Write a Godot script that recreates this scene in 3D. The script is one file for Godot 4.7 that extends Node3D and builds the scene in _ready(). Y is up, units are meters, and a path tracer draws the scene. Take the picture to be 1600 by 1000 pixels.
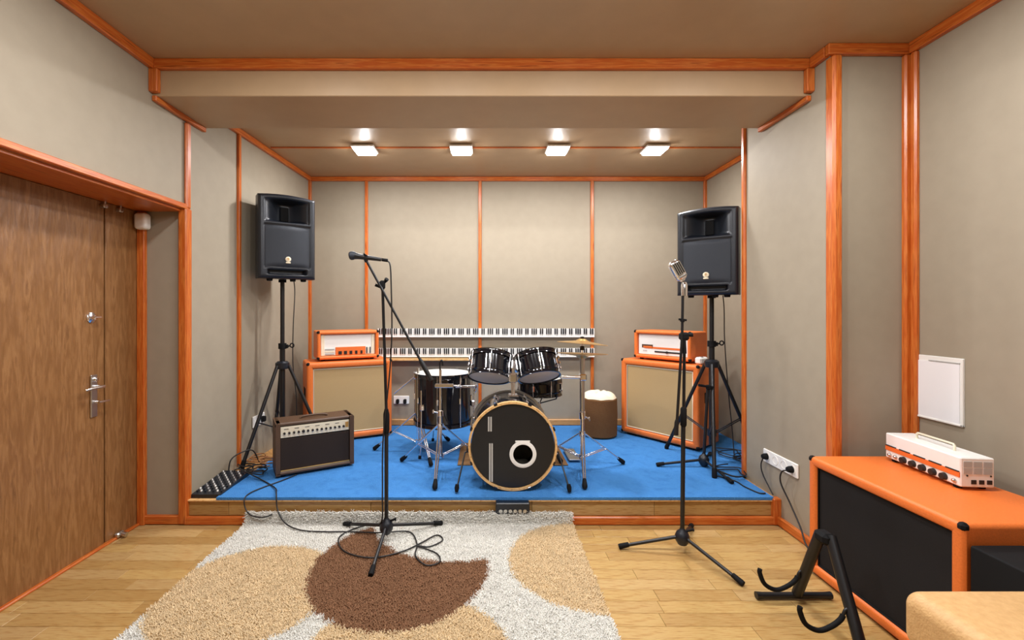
extends Node3D

# ------------------------------------------------------------------ mesh builder
class MB:
	var st := SurfaceTool.new()
	var T := Transform3D.IDENTITY
	var g := 1
	func _init() -> void:
		st.begin(Mesh.PRIMITIVE_TRIANGLES)
	func v(p: Vector3) -> void:
		st.add_vertex(T * p)
	# polygon fan turned so that its front looks along "out"
	func poly(p: Array, out: Vector3, group := -1) -> void:
		st.set_smooth_group(group)
		var n := Vector3.ZERO
		for i in range(1, p.size() - 1):
			n += (p[i] - p[0]).cross(p[i + 1] - p[0])
		var flip := n.dot(out) > 0.0
		for i in range(1, p.size() - 1):
			v(p[0])
			if flip:
				v(p[i + 1]); v(p[i])
			else:
				v(p[i]); v(p[i + 1])
	# box with chamfered edges
	func box(c: Vector3, s: Vector3, b := 0.0) -> MB:
		var h := s * 0.5
		b = minf(b, minf(h.x, minf(h.y, h.z)) * 0.95)
		if b <= 0.0:
			for a in 3:
				for sg in [-1.0, 1.0]:
					var q := []
					for k in [[-1, -1], [1, -1], [1, 1], [-1, 1]]:
						var p := Vector3.ZERO
						p[a] = h[a] * sg
						p[(a + 1) % 3] = h[(a + 1) % 3] * k[0]
						p[(a + 2) % 3] = h[(a + 2) % 3] * k[1]
						q.append(c + p)
					var o := Vector3.ZERO
					o[a] = sg
					poly(q, o)
			return self
		var pt := func(sx: float, sy: float, sz: float, a: int) -> Vector3:
			var p := Vector3(sx * (h.x - b), sy * (h.y - b), sz * (h.z - b))
			p[a] = [sx, sy, sz][a] * h[a]
			return c + p
		for a in 3:
			var a1 := (a + 1) % 3
			var a2 := (a + 2) % 3
			for sg in [-1.0, 1.0]:
				var q := []
				for k in [[-1.0, -1.0], [1.0, -1.0], [1.0, 1.0], [-1.0, 1.0]]:
					var sgn := Vector3.ZERO
					sgn[a] = sg; sgn[a1] = k[0]; sgn[a2] = k[1]
					q.append(pt.call(sgn.x, sgn.y, sgn.z, a))
				var o := Vector3.ZERO
				o[a] = sg
				poly(q, o)
			for s1 in [-1.0, 1.0]:
				for s2 in [-1.0, 1.0]:
					var e := Vector3.ZERO
					e[a1] = s1; e[a2] = s2
					var lo := e
					lo[a] = -1.0
					var hi := e
					hi[a] = 1.0
					poly([pt.call(lo.x, lo.y, lo.z, a1), pt.call(hi.x, hi.y, hi.z, a1), pt.call(hi.x, hi.y, hi.z, a2), pt.call(lo.x, lo.y, lo.z, a2)], e)
		for sx in [-1.0, 1.0]:
			for sy in [-1.0, 1.0]:
				for sz in [-1.0, 1.0]:
					poly([pt.call(sx, sy, sz, 0), pt.call(sx, sy, sz, 1), pt.call(sx, sy, sz, 2)], Vector3(sx, sy, sz))
		return self
	# box with rounded edges of radius r
	func cushion(c: Vector3, s: Vector3, r: float, n := 4) -> MB:
		var h := s * 0.5
		g += 1
		for a in 3:
			var a1 := (a + 1) % 3
			var a2 := (a + 2) % 3
			var l1 := _steps(h[a1], r, n)
			var l2 := _steps(h[a2], r, n)
			for sg in [-1.0, 1.0]:
				for i in l1.size() - 1:
					for j in l2.size() - 1:
						var q := []
						for k in [[i, j], [i + 1, j], [i + 1, j + 1], [i, j + 1]]:
							var p := Vector3.ZERO
							p[a] = h[a] * sg; p[a1] = l1[k[0]]; p[a2] = l2[k[1]]
							var inn := Vector3(clampf(p.x, -h.x + r, h.x - r), clampf(p.y, -h.y + r, h.y - r), clampf(p.z, -h.z + r, h.z - r))
							q.append(c + inn + (p - inn).normalized() * r)
						var o := Vector3.ZERO
						o[a] = sg
						poly(q, o, g)
		return self
	func _steps(h: float, r: float, n: int) -> Array:
		var l := []
		for i in n + 1:
			l.append(-h + r * (1.0 - tan((1.0 - float(i) / n) * PI / 4.0)))
		for i in range(n, -1, -1):
			l.append(-l[i])
		return l
	# tube along a line of points; radius a number or one for each point
	func tube(pts: Array, rad, sides := 10, caps := true) -> MB:
		g += 1
		var rings := []
		var t0: Vector3 = (pts[1] - pts[0]).normalized()
		var side := t0.cross(Vector3.UP if absf(t0.y) < 0.9 else Vector3.RIGHT).normalized()
		for i in pts.size():
			var t: Vector3
			if i == 0:
				t = t0
			elif i == pts.size() - 1:
				t = (pts[i] - pts[i - 1]).normalized()
			else:
				t = ((pts[i] - pts[i - 1]).normalized() + (pts[i + 1] - pts[i]).normalized()).normalized()
			side = (side - t * side.dot(t)).normalized()
			var up := t.cross(side)
			var r: float = rad[i] if rad is Array else rad
			var ring := []
			for k in sides:
				var a := TAU * k / sides
				ring.append(pts[i] + (side * cos(a) + up * sin(a)) * r)
			rings.append(ring)
		for i in pts.size() - 1:
			for k in sides:
				var k2 := (k + 1) % sides
				var q := [rings[i][k], rings[i][k2], rings[i + 1][k2], rings[i + 1][k]]
				poly(q, (q[0] + q[1] + q[2] + q[3]) * 0.25 - (pts[i] + pts[i + 1]) * 0.5, g)
		if caps:
			poly(rings[0], pts[0] - pts[1])
			poly(rings[-1], pts[-1] - pts[-2])
		return self
	# profile of (radius, height) turned about y; the outside is on the right of its direction of travel
	func lathe(prof: Array, seg := 24, from := 0.0, to := TAU) -> MB:
		g += 1
		for i in prof.size() - 1:
			var d: Vector2 = prof[i + 1] - prof[i]
			if i > 0:
				var e: Vector2 = prof[i] - prof[i - 1]
				if absf(e.angle_to(d)) > 0.6:
					g += 1
			for k in seg:
				var a := from + (to - from) * k / seg
				var b := from + (to - from) * (k + 1) / seg
				var m := (a + b) * 0.5
				var q := []
				for w in [[i, a], [i, b], [i + 1, b], [i + 1, a]]:
					var pr: Vector2 = prof[w[0]]
					if pr.x < 0.00001 and q.size() and q[-1].is_equal_approx(Vector3(0, pr.y, 0)):
						continue
					q.append(Vector3(pr.x * cos(w[1]), pr.y, pr.x * sin(w[1])))
				if q.size() > 2:
					poly(q, Vector3(d.y * cos(m), -d.x, d.y * sin(m)), g)
		return self
	# polygon in x and y pushed from z0 to z1
	func prism(p: Array, z0: float, z1: float, smooth := false) -> MB:
		var flat := PackedVector2Array(p)
		var tris := Geometry2D.triangulate_polygon(flat)
		for i in range(0, tris.size(), 3):
			for z in [z0, z1]:
				var q := []
				for k in 3:
					q.append(Vector3(flat[tris[i + k]].x, flat[tris[i + k]].y, z))
				poly(q, Vector3(0, 0, z - (z0 + z1) * 0.5))
		var area := 0.0
		for i in flat.size():
			area += flat[i].cross(flat[(i + 1) % flat.size()])
		g += 1
		for i in flat.size():
			var a := flat[i]
			var b := flat[(i + 1) % flat.size()]
			var o := Vector2(b.y - a.y, a.x - b.x) * signf(area)
			poly([Vector3(a.x, a.y, z0), Vector3(b.x, b.y, z0), Vector3(b.x, b.y, z1), Vector3(a.x, a.y, z1)], Vector3(o.x, o.y, 0), g if smooth else -1)
		return self
	func mesh() -> ArrayMesh:
		st.generate_normals()
		st.index()
		return st.commit()

# ------------------------------------------------------------------ helpers
var taken := {}
var M := {}

func numbered(n: String) -> String:
	if not taken.has(n):
		taken[n] = 0
		return n
	taken[n] += 1
	return "%s_%03d" % [n, taken[n]]

func node_of(called: String, m: Mesh, mat: Material, parent: Node = self) -> MeshInstance3D:
	var o := MeshInstance3D.new()
	o.name = numbered(called) if parent == self else called
	o.mesh = m
	o.material_override = mat
	parent.add_child(o, true)
	return o

func put(called: String, b: MB, mat: Material, parent: Node = self) -> MeshInstance3D:
	return node_of(called, b.mesh(), mat, parent)

func tag(o: Node, label: String, category: String, group := "") -> Node:
	o.set_meta("label", label)
	o.set_meta("category", category)
	if group:
		o.set_meta("group", group)
	return o

func thing(called: String, label: String, category: String, at := Vector3.ZERO, turn := 0.0, group := "") -> Node3D:
	var o := Node3D.new()
	o.name = numbered(called)
	add_child(o)
	o.position = at
	o.rotation.y = turn
	tag(o, label, category, group)
	return o

func setting(called: String, b: MB, mat: Material) -> MeshInstance3D:
	var o := put(called, b, mat)
	o.set_meta("kind", "structure")
	return o

func bx(called: String, c: Vector3, s: Vector3, mat: Material, parent: Node, bevel := 0.0) -> MeshInstance3D:
	return put(called, MB.new().box(c, s, bevel), mat, parent)

func curve(p: Array, n := 8) -> Array:
	var out := []
	for i in p.size() - 1:
		var a: Vector3 = p[maxi(i - 1, 0)]
		var b: Vector3 = p[i]
		var c: Vector3 = p[i + 1]
		var d: Vector3 = p[mini(i + 2, p.size() - 1)]
		for k in n:
			out.append(b.cubic_interpolate(c, a, d, float(k) / n))
	out.append(p[-1])
	return out

func col(r: int, g: int, b: int) -> Color:
	return Color8(r, g, b)

func noise_tex(freq: float, sd: int, ramp: Array = [], octaves := 4, bump := 0.0, warp := 0.0, size := 512) -> NoiseTexture2D:
	var n := FastNoiseLite.new()
	n.seed = sd
	n.frequency = freq
	n.noise_type = FastNoiseLite.TYPE_SIMPLEX_SMOOTH
	n.fractal_octaves = octaves
	if warp > 0.0:
		n.domain_warp_enabled = true
		n.domain_warp_amplitude = warp
		n.domain_warp_frequency = freq * 0.7
	var t := NoiseTexture2D.new()
	t.width = size
	t.height = size
	t.seamless = true
	t.noise = n
	if bump > 0.0:
		t.as_normal_map = true
		t.bump_strength = bump
	elif ramp.size():
		var gr := Gradient.new()
		gr.offsets = PackedFloat32Array([0.0, 1.0])
		gr.colors = PackedColorArray([ramp[0], ramp[-1]])
		for i in range(1, ramp.size() - 1):
			gr.add_point(float(i) / (ramp.size() - 1), ramp[i])
		t.color_ramp = gr
	return t

func mat(called: String, c: Color, rough := 0.6, metal := 0.0, spec := 0.5) -> StandardMaterial3D:
	var m := StandardMaterial3D.new()
	m.resource_name = called
	m.albedo_color = c
	m.roughness = rough
	m.metallic = metal
	m.metallic_specular = spec
	M[called] = m
	return m

func grain(m: StandardMaterial3D, tex: Texture2D, scale: Vector3, norm: Texture2D = null, strength := 0.3, world := false) -> StandardMaterial3D:
	m.albedo_texture = tex
	m.uv1_triplanar = true
	m.uv1_world_triplanar = world
	m.uv1_triplanar_sharpness = 8.0
	m.uv1_scale = scale
	if norm:
		m.normal_enabled = true
		m.normal_texture = norm
		m.normal_scale = strength
	return m

func materials() -> void:
	var w := Color.WHITE
	var fab := noise_tex(0.02, 3, [Color(0.97, 0.97, 0.97), w], 5)
	var fine := noise_tex(0.16, 5, [], 3, 6.0)
	var soft := noise_tex(0.006, 9, [], 2, 9.0)
	grain(mat("wall", col(159, 148, 129), 0.62, 0.0, 0.35), fab, Vector3.ONE * 0.8, soft, 0.06, true)
	grain(mat("ceiling", col(178, 150, 116), 0.40, 0.0, 0.45), fab, Vector3.ONE * 0.5, soft, 0.05, true)
	grain(mat("edge", col(196, 178, 150), 0.4), fab, Vector3.ONE)
	var pine := noise_tex(0.012, 21, [col(168, 112, 76), col(255, 255, 255), col(226, 184, 150), col(255, 240, 225)], 5, 0.0, 20.0)
	var pine_n := noise_tex(0.03, 22, [], 4, 3.0)
	for a in [["trim_x", Vector3(0.5, 9, 9)], ["trim_y", Vector3(9, 0.5, 9)], ["trim_z", Vector3(9, 9, 0.5)]]:
		grain(mat(a[0], col(206, 118, 50), 0.33, 0.0, 0.5), pine, a[1], pine_n, 0.15, true)
	var oak := noise_tex(0.014, 31, [col(196, 160, 118), col(246, 226, 196), col(255, 244, 224), col(226, 196, 152)], 5, 0.0, 25.0)
	var oak_n := noise_tex(0.03, 32, [], 4, 3.0)
	var tones := [col(184, 160, 114), col(176, 150, 103), col(190, 168, 125), col(169, 142, 96), col(180, 157, 116), col(187, 163, 114)]
	for i in tones.size():
		grain(mat("plank_%d" % i, tones[i], 0.3, 0.0, 0.5), oak, Vector3(1.1, 12, 12), oak_n, 0.12, true)
	grain(mat("riser", col(196, 156, 106), 0.4), oak, Vector3(1.1, 12, 12), oak_n, 0.12, true)
	var veneer := noise_tex(0.009, 41, [col(176, 150, 120), col(236, 214, 184), col(206, 180, 146), col(244, 224, 196), col(190, 162, 130)], 5, 0.0, 70.0, 1024)
	var veneer_n := noise_tex(0.02, 42, [], 5, 5.0)
	grain(mat("door", col(158, 124, 88), 0.42, 0.0, 0.45), veneer, Vector3(2.0, 0.28, 2.0), veneer_n, 0.25, true)
	var felt := noise_tex(0.012, 51, [col(226, 232, 240), col(255, 255, 255), col(238, 243, 250)], 6)
	grain(mat("mat_blue", col(70, 132, 196), 0.95, 0.0, 0.2), felt, Vector3(1.4, 1.4, 1.4), fine, 0.5, true)
	var tuft := mat("tuft", w, 0.95, 0.0, 0.15)
	tuft.vertex_color_use_as_albedo = true
	mat("rug_back", col(196, 188, 172), 0.95, 0.0, 0.1)
	var leather := noise_tex(0.09, 61, [], 3, 5.0)
	var mottle := noise_tex(0.03, 62, [col(236, 228, 220), w], 4)
	grain(mat("orange", col(236, 124, 54), 0.42, 0.0, 0.45), mottle, Vector3.ONE * 6, leather, 0.35)
	grain(mat("cloth_tan", col(196, 168, 122), 0.85, 0.0, 0.2), mottle, Vector3.ONE * 9, fine, 0.4)
	grain(mat("cloth_black", col(36, 35, 36), 0.8, 0.0, 0.3), mottle, Vector3.ONE * 9, fine, 0.4)
	grain(mat("brown_vinyl", col(86, 62, 42), 0.5), mottle, Vector3.ONE * 6, leather, 0.4)
	grain(mat("cloth_brown", col(58, 50, 46), 0.85, 0.0, 0.2), mottle, Vector3.ONE * 9, fine, 0.4)
	grain(mat("tan_leather", col(212, 172, 118), 0.45, 0.0, 0.4), mottle, Vector3.ONE * 2.5, leather, 0.25)
	grain(mat("plastic", col(25, 30, 39), 0.36, 0.0, 0.5), mottle, Vector3.ONE * 4, leather, 0.15)
	grain(mat("grille_steel", col(35, 42, 53), 0.5, 0.1), mottle, Vector3.ONE * 12, fine, 0.3)
	mat("black_metal", col(22, 22, 24), 0.38, 0.0, 0.5)
	mat("rubber", col(20, 20, 21), 0.75, 0.0, 0.3)
	mat("cable", col(24, 22, 22), 0.5)
	mat("cable_tan", col(160, 110, 66), 0.7)
	mat("chrome", col(244, 245, 248), 0.16, 1.0)
	mat("steel", col(208, 208, 206), 0.3, 1.0)
	mat("gloss_black", col(17, 19, 26), 0.1, 0.0, 0.6)
	mat("head_black", col(20, 20, 22), 0.45)
	mat("head_white", col(214, 208, 198), 0.5)
	mat("head_clear", col(226, 216, 200), 0.6)
	grain(mat("hoop_wood", col(226, 194, 146), 0.35), oak, Vector3.ONE * 4)
	mat("white", col(238, 236, 230), 0.4)
	mat("ivory", col(240, 238, 232), 0.25)
	mat("cream", col(236, 224, 196), 0.7)
	mat("cream_panel", col(232, 222, 196), 0.4)
	mat("paper", col(240, 240, 242), 0.6)
	mat("dark_print", col(30, 26, 24), 0.5)
	mat("orange_print", col(224, 110, 44), 0.5)
	mat("silver_tape", col(196, 196, 194), 0.35, 0.4)
	mat("bronze", col(214, 172, 104), 0.3, 0.9)
	grain(mat("pouf", col(124, 88, 56), 0.85, 0.0, 0.2), mottle, Vector3(14, 0.8, 14), fine, 0.4)
	grain(mat("carpet_scrap", col(138, 104, 72), 0.95, 0.0, 0.1), felt, Vector3.ONE * 6, fine, 0.8)
	var glow := mat("lamp_glass", col(255, 250, 240), 0.3)
	glow.emission_enabled = true
	glow.emission = col(255, 250, 242)
	glow.emission_energy_multiplier = 14.0

# ------------------------------------------------------------------ scene
const LAMP_X := [-1.008, -0.194, 0.615, 1.434]
const STAGE := 0.155      # height of the stage boards
const MAT := 0.172        # height of the blue carpet on them

func _ready() -> void:
	camera_and_air()
	materials()
	room()
	trims()
	floor_planks()
	stage()
	door()
	lamps()
	rug()
	pa_systems()
	guitar_amps()
	combo()
	drums()
	mic_stands()
	near_corner()
	wall_items()
	small_things()

func camera_and_air() -> void:
	var cam := Camera3D.new()
	cam.name = "camera"
	cam.position = Vector3(0, 1.35, 0)
	cam.projection = Camera3D.PROJECTION_FRUSTUM
	cam.near = 0.05
	cam.far = 50.0
	cam.size = 0.05 * 1000.0 / 700.0
	cam.frustum_offset = Vector2(43.0, -15.0) / 700.0 * 0.05
	add_child(cam)
	cam.current = true
	var we := WorldEnvironment.new()
	we.name = "environment"
	var e := Environment.new()
	e.background_mode = Environment.BG_COLOR
	e.background_color = Color.BLACK
	e.tonemap_mode = Environment.TONE_MAPPER_LINEAR
	e.tonemap_exposure = 1.05
	e.sdfgi_enabled = true
	e.ssao_enabled = true
	e.ssil_enabled = true
	we.environment = e
	add_child(we)

func plan(p: Array, y0: float, y1: float) -> MB:      # an outline in x and z, standing from y0 to y1
	var b := MB.new()
	b.T = Transform3D(Basis(Vector3.RIGHT, PI / 2), Vector3.ZERO)   # (x, y, z) -> (x, -z, y)
	return b.prism(p, -y1, -y0)

func room() -> void:
	var wl: Material = M.wall
	# left wall of the room: in front of the door recess, above it and behind the door
	var b := MB.new()
	b.box(Vector3(-2.1215, 1.4, 0.575), Vector3(0.457, 2.8, 4.05))
	b.box(Vector3(-2.1215, 2.3945, -2.144), Vector3(0.457, 0.811, 1.388))
	b.box(Vector3(-2.30, 0.9945, -2.144), Vector3(0.1, 1.989, 1.388))
	setting("wall_left", b, wl)
	var ws := setting("wall_left_stage", MB.new().box(Vector3.ZERO, Vector3(0.15, 2.8, 1.9)), wl)
	ws.position = Vector3(-1.92, 1.4, -3.80)
	ws.rotation.y = -atan2(0.089, 1.777)
	setting("wall_left_jamb", MB.new().box(Vector3(-2.1215, 1.4, -2.893), Vector3(0.457, 2.8, 0.11)), wl)
	setting("wall_back", MB.new().box(Vector3(0.3, 1.4, -4.69), Vector3(4.2, 2.8, 0.15)), wl)
	setting("wall_right", MB.new().box(Vector3(2.355, 1.4, -1.08), Vector3(0.15, 2.8, 7.36)), wl)
	setting("wall_pier", MB.new().box(Vector3(2.07, 1.4, -2.81), Vector3(0.42, 2.8, 0.80)), wl)
	setting("wall_rear", MB.new().box(Vector3(0, 1.4, 2.675), Vector3(4.8, 2.8, 0.15)), wl)
	setting("ceiling", MB.new().box(Vector3(0, 2.843, 0.05), Vector3(4.8, 0.14, 5.3)), M.ceiling)
	setting("ceiling_beam", MB.new().box(Vector3(0.0, 2.7395, -2.782), Vector3(3.8, 0.335, 0.456), 0.004), M.ceiling)
	setting("ceiling_stage", MB.new().box(Vector3(0.2, 2.817, -3.88), Vector3(4.6, 0.186, 1.76)), M.ceiling)
	bx("floor", Vector3(0, -0.06, -0.9), Vector3(4.7, 0.1, 7.3), M.plank_3, self).set_meta("kind", "structure")

var trim_n := 0
func trim(c: Vector3, s: Vector3, axis: String, bev := 0.004) -> void:
	trim_n += 1
	setting("trim_%d" % trim_n, MB.new().box(c, s, bev), M["trim_" + axis])

func trims() -> void:
	# under the main ceiling
	trim(Vector3(-1.878, 2.744, -0.05), Vector3(0.03, 0.058, 5.0), "z")
	trim(Vector3(-0.015, 2.744, -2.539), Vector3(3.7, 0.058, 0.03), "x")
	trim(Vector3(1.845, 2.744, -2.47), Vector3(0.03, 0.058, 0.11), "z")
	trim(Vector3(2.05, 2.744, -2.395), Vector3(0.44, 0.058, 0.03), "x")
	trim(Vector3(2.267, 2.744, 0.1), Vector3(0.03, 0.058, 4.96), "z")
	# round the ends of the beam
	trim(Vector3(-1.868, 2.65, -2.536), Vector3(0.05, 0.13, 0.034), "y")
	trim(Vector3(-1.878, 2.558, -2.775), Vector3(0.028, 0.03, 0.46), "z")
	trim(Vector3(1.838, 2.65, -2.536), Vector3(0.044, 0.13, 0.034), "y")
	trim(Vector3(1.845, 2.558, -2.775), Vector3(0.028, 0.03, 0.46), "z")
	# post at the corner of the door recess, and the strip up the wall above the lintel
	trim(Vector3(-1.897, 1.0, -2.838), Vector3(0.055, 1.99, 0.06), "y", 0.008)
	trim(Vector3(-1.881, 2.265, -2.838), Vector3(0.024, 0.545, 0.045), "y", 0.009)
	# lintel edge of the recess and its far jamb at the door
	trim(Vector3(-1.888, 2.004, -1.96), Vector3(0.03, 0.032, 1.76), "z")
	trim(Vector3(-2.158, 0.985, -2.822), Vector3(0.048, 1.97, 0.03), "y")
	# left stage wall: strip, ceiling moulding, corner
	trim(Vector3(-1.858, 1.45, -3.39), Vector3(0.024, 2.54, 0.032), "y")
	trim_n += 1
	var o := setting("trim_%d" % trim_n, MB.new().box(Vector3.ZERO, Vector3(0.03, 0.045, 1.6), 0.004), M.trim_z)
	o.position = Vector3(-1.831, 2.70, -3.81)
	o.rotation.y = -atan2(0.089, 1.777)
	trim(Vector3(-1.794, 1.43, -4.603), Vector3(0.03, 2.55, 0.03), "y")
	# back wall
	trim(Vector3(0.23, 2.70, -4.603), Vector3(4.06, 0.045, 0.026), "x")
	for x in [-1.213, -0.046, 1.107]:
		trim(Vector3(x, 1.43, -4.606), Vector3(0.032, 2.52, 0.022), "y")
	trim(Vector3(2.268, 1.43, -4.603), Vector3(0.03, 2.55, 0.03), "y")
	trim(Vector3(2.268, 2.70, -3.92), Vector3(0.028, 0.045, 1.36), "z")
	# seam across the stage ceiling
	trim(Vector3(0.23, 2.721, -3.773), Vector3(4.06, 0.012, 0.022), "x", 0.003)
	# pier corners
	trim(Vector3(1.862, 1.44, -3.2), Vector3(0.04, 2.53, 0.04), "y", 0.009)
	trim(Vector3(1.8785, 1.365, -2.408), Vector3(0.053, 2.70, 0.066), "y", 0.012)
	trim(Vector3(2.262, 1.365, -2.395), Vector3(0.05, 2.70, 0.03), "y", 0.008)
	trim(Vector3(2.27, 1.365, -2.362), Vector3(0.028, 2.70, 0.034), "y", 0.008)
	# baseboards
	var bb := setting("baseboard_left", MB.new().box(Vector3(-2.03, 0.03, -2.83), Vector3(0.31, 0.056, 0.03), 0.006), M.trim_x)
	bb.set_meta("kind", "structure")
	setting("baseboard_stage", MB.new().box(Vector3(-0.02, 0.027, -2.823), Vector3(3.74, 0.052, 0.026), 0.006), M.trim_x)
	setting("baseboard_right", MB.new().box(Vector3(1.848, 0.03, -2.635), Vector3(0.026, 0.056, 0.38), 0.006), M.trim_z)
	setting("baseboard_wall_right", MB.new().box(Vector3(2.267, 0.03, 0.1), Vector3(0.028, 0.056, 4.9), 0.006), M.trim_z)
	setting("baseboard_back", MB.new().box(Vector3(0.23, MAT + 0.03, -4.602), Vector3(4.06, 0.062, 0.026), 0.006), M.riser)

func floor_planks() -> void:
	var rng := RandomNumberGenerator.new()
	rng.seed = 11
	var fl := get_node("floor")
	var meshes := {}
	var wd := 0.084
	var z := -2.838
	var rest := MB.new()
	while z < 2.55:
		var near := z + wd
		var x := -2.25 - rng.randf() * 0.4
		while x < 2.32:
			var l: float = [0.38, 0.46, 0.54, 0.62][rng.randi() % 4]
			var x0 := maxf(x, -2.25)
			var x1 := minf(x + l, 2.32)
			x += l
			if x1 - x0 < 0.05:
				continue
			var tone := rng.randi() % 6
			var lift := rng.randf() * 0.0006
			if z < -1.44:
				var key := roundi((x1 - x0) * 1000)
				if not meshes.has(key):
					meshes[key] = MB.new().box(Vector3.ZERO, Vector3(x1 - x0 - 0.0014, 0.012, wd - 0.0014), 0.0012).mesh()
				var o := node_of("plank", meshes[key], M["plank_%d" % tone], fl)
				o.position = Vector3((x0 + x1) / 2, -0.0064 + lift, z + wd / 2)
			else:
				rest.box(Vector3((x0 + x1) / 2, -0.0064, z + wd / 2), Vector3(x1 - x0 - 0.0014, 0.012, wd - 0.0014))
		z = near
	put("plank_field", rest, M.plank_0, fl).set_meta("kind", "stuff")

func stage() -> void:
	var s := setting("floor_stage", MB.new().box(Vector3(0.2, STAGE / 2 - 0.001, -3.735), Vector3(4.14, STAGE - 0.002, 1.75)), M.riser)
	var cuts := [-1.893, -1.62, -0.72, 0.3, 1.075, 1.86]
	for i in 5:
		bx("riser_plank", Vector3((cuts[i] + cuts[i + 1]) / 2, 0.1, -2.846), Vector3(cuts[i + 1] - cuts[i] - 0.002, 0.096, 0.02), M["plank_%d" % [3, 1, 3, 4, 1][i]], s, 0.0015)
	bx("nosing", Vector3(-0.016, STAGE - 0.006, -2.838), Vector3(3.74, 0.011, 0.03), M.hoop_wood, s, 0.003)
	bx("corner_post", Vector3(1.838, 0.085, -2.83), Vector3(0.05, 0.165, 0.05), M.trim_y, s, 0.005)
	# blue carpet with slight waves
	var rng := FastNoiseLite.new()
	rng.seed = 4
	rng.frequency = 2.2
	var b := MB.new()
	var x0 := -1.69
	var z0 := -2.822
	var nx := 60
	var nz := 40
	var h := func(i: int, j: int) -> Vector3:
		var x := lerpf(x0, 1.822 if j < 9 else 2.262, float(i) / nx)
		var z := lerpf(z0, -4.585, float(j) / nz)
		if j == 9:
			z = -3.215
		return Vector3(x, MAT + rng.get_noise_2d(x, z) * 0.0025, z)
	for i in nx:
		for j in nz:
			b.poly([h.call(i, j), h.call(i + 1, j), h.call(i + 1, j + 1), h.call(i, j + 1)], Vector3.UP, 1)
		var a: Vector3 = h.call(i, 0)
		var c: Vector3 = h.call(i + 1, 0)
		var dn := Vector3(0, STAGE - MAT, 0.0)
		b.poly([a, c, c * Vector3(1, 0, 1) + Vector3(0, STAGE, 0), a * Vector3(1, 0, 1) + Vector3(0, STAGE, 0)], Vector3.BACK, 2)
	for j in nz:
		var a: Vector3 = h.call(0, j)
		var c: Vector3 = h.call(0, j + 1)
		b.poly([a, c, c * Vector3(1, 0, 1) + Vector3(0, STAGE, 0), a * Vector3(1, 0, 1) + Vector3(0, STAGE, 0)], Vector3.LEFT, 3)
	tag(put("stage_carpet", b, M.mat_blue), "bright blue felt carpet covering the low stage", "carpet")

func door() -> void:
	var d := Node3D.new()
	d.name = "door_1"
	add_child(d)
	d.set_meta("kind", "structure")
	bx("side_leaf", Vector3(-2.208, 0.99, -2.708), Vector3(0.05, 1.965, 0.253), M.door, d, 0.003)
	var lf := bx("leaf", Vector3(-2.208, 0.99, -2.04), Vector3(0.05, 1.965, 1.062), M.door, d, 0.003)
	bx("lintel_board", Vector3(-2.045, 1.981, -2.14), Vector3(0.28, 0.016, 1.37), M.trim_z, d, 0.002)
	bx("threshold", Vector3(-2.178, 0.006, -2.14), Vector3(0.03, 0.014, 1.37), M.trim_z, d, 0.004)
	bx("far_jamb", Vector3(-2.045, 0.985, -1.46), Vector3(0.28, 1.97, 0.02), M.trim_y, d, 0.002)
	# lock rose with thumb turn
	var k := MB.new()
	k.T = Transform3D(Basis(Vector3.BACK, -PI / 2), Vector3(-2.183, 1.31, -2.485))
	k.lathe([Vector2(0, 0), Vector2(0.03, 0), Vector2(0.03, 0.005), Vector2(0.024, 0.009), Vector2(0.012, 0.012), Vector2(0.012, 0.026), Vector2(0.0, 0.027)], 24)
	var rose := put("lock_rose", k, M.chrome, d)
	put("thumb_turn", MB.new().box(Vector3(-2.148, 1.312, -2.485), Vector3(0.02, 0.012, 0.046), 0.004), M.chrome, rose)
	var pl := bx("handle_plate", Vector3(-2.178, 0.873, -2.497), Vector3(0.01, 0.235, 0.042), M.steel, d, 0.003)
	var lv := MB.new()
	lv.tube([Vector3(-2.173, 0.925, -2.497), Vector3(-2.13, 0.925, -2.497)], 0.009, 10)
	lv.tube([Vector3(-2.13, 0.925, -2.51), Vector3(-2.127, 0.926, -2.45), Vector3(-2.13, 0.921, -2.39)], [0.009, 0.009, 0.006], 10)
	put("lever", lv, M.chrome, pl)
	var lv2 := MB.new()
	lv2.tube([Vector3(-2.173, 0.84, -2.497), Vector3(-2.14, 0.84, -2.497)], 0.007, 8)
	lv2.tube([Vector3(-2.14, 0.84, -2.485), Vector3(-2.137, 0.838, -2.555)], [0.007, 0.005], 8)
	put("latch_lever", lv2, M.chrome, pl)
	var cap := MB.new()
	cap.T = Transform3D(Basis(Vector3.BACK, -PI / 2), Vector3(-2.173, 0.965, -2.497))
	cap.lathe([Vector2(0.013, 0), Vector2(0.013, 0.012), Vector2(0.009, 0.016), Vector2(0, 0.017)], 16)
	put("cylinder_lock", cap, M.chrome, pl)
	for z in [-2.555, -2.665]:
		var c := MB.new()
		c.box(Vector3(-2.17, 1.945, z), Vector3(0.03, 0.022, 0.03), 0.005)
		c.tube([Vector3(-2.165, 1.955, z), Vector3(-2.165, 1.972, z)], 0.006, 8)
		put("top_catch", c, M.steel, d)
	var fs := MB.new()
	fs.box(Vector3(-2.168, 0.022, -2.66), Vector3(0.03, 0.03, 0.05), 0.008)
	fs.tube([Vector3(-2.155, 0.026, -2.66), Vector3(-2.125, 0.02, -2.66)], [0.012, 0.014], 10)
	put("floor_bolt", fs, M.steel, d)

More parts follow.
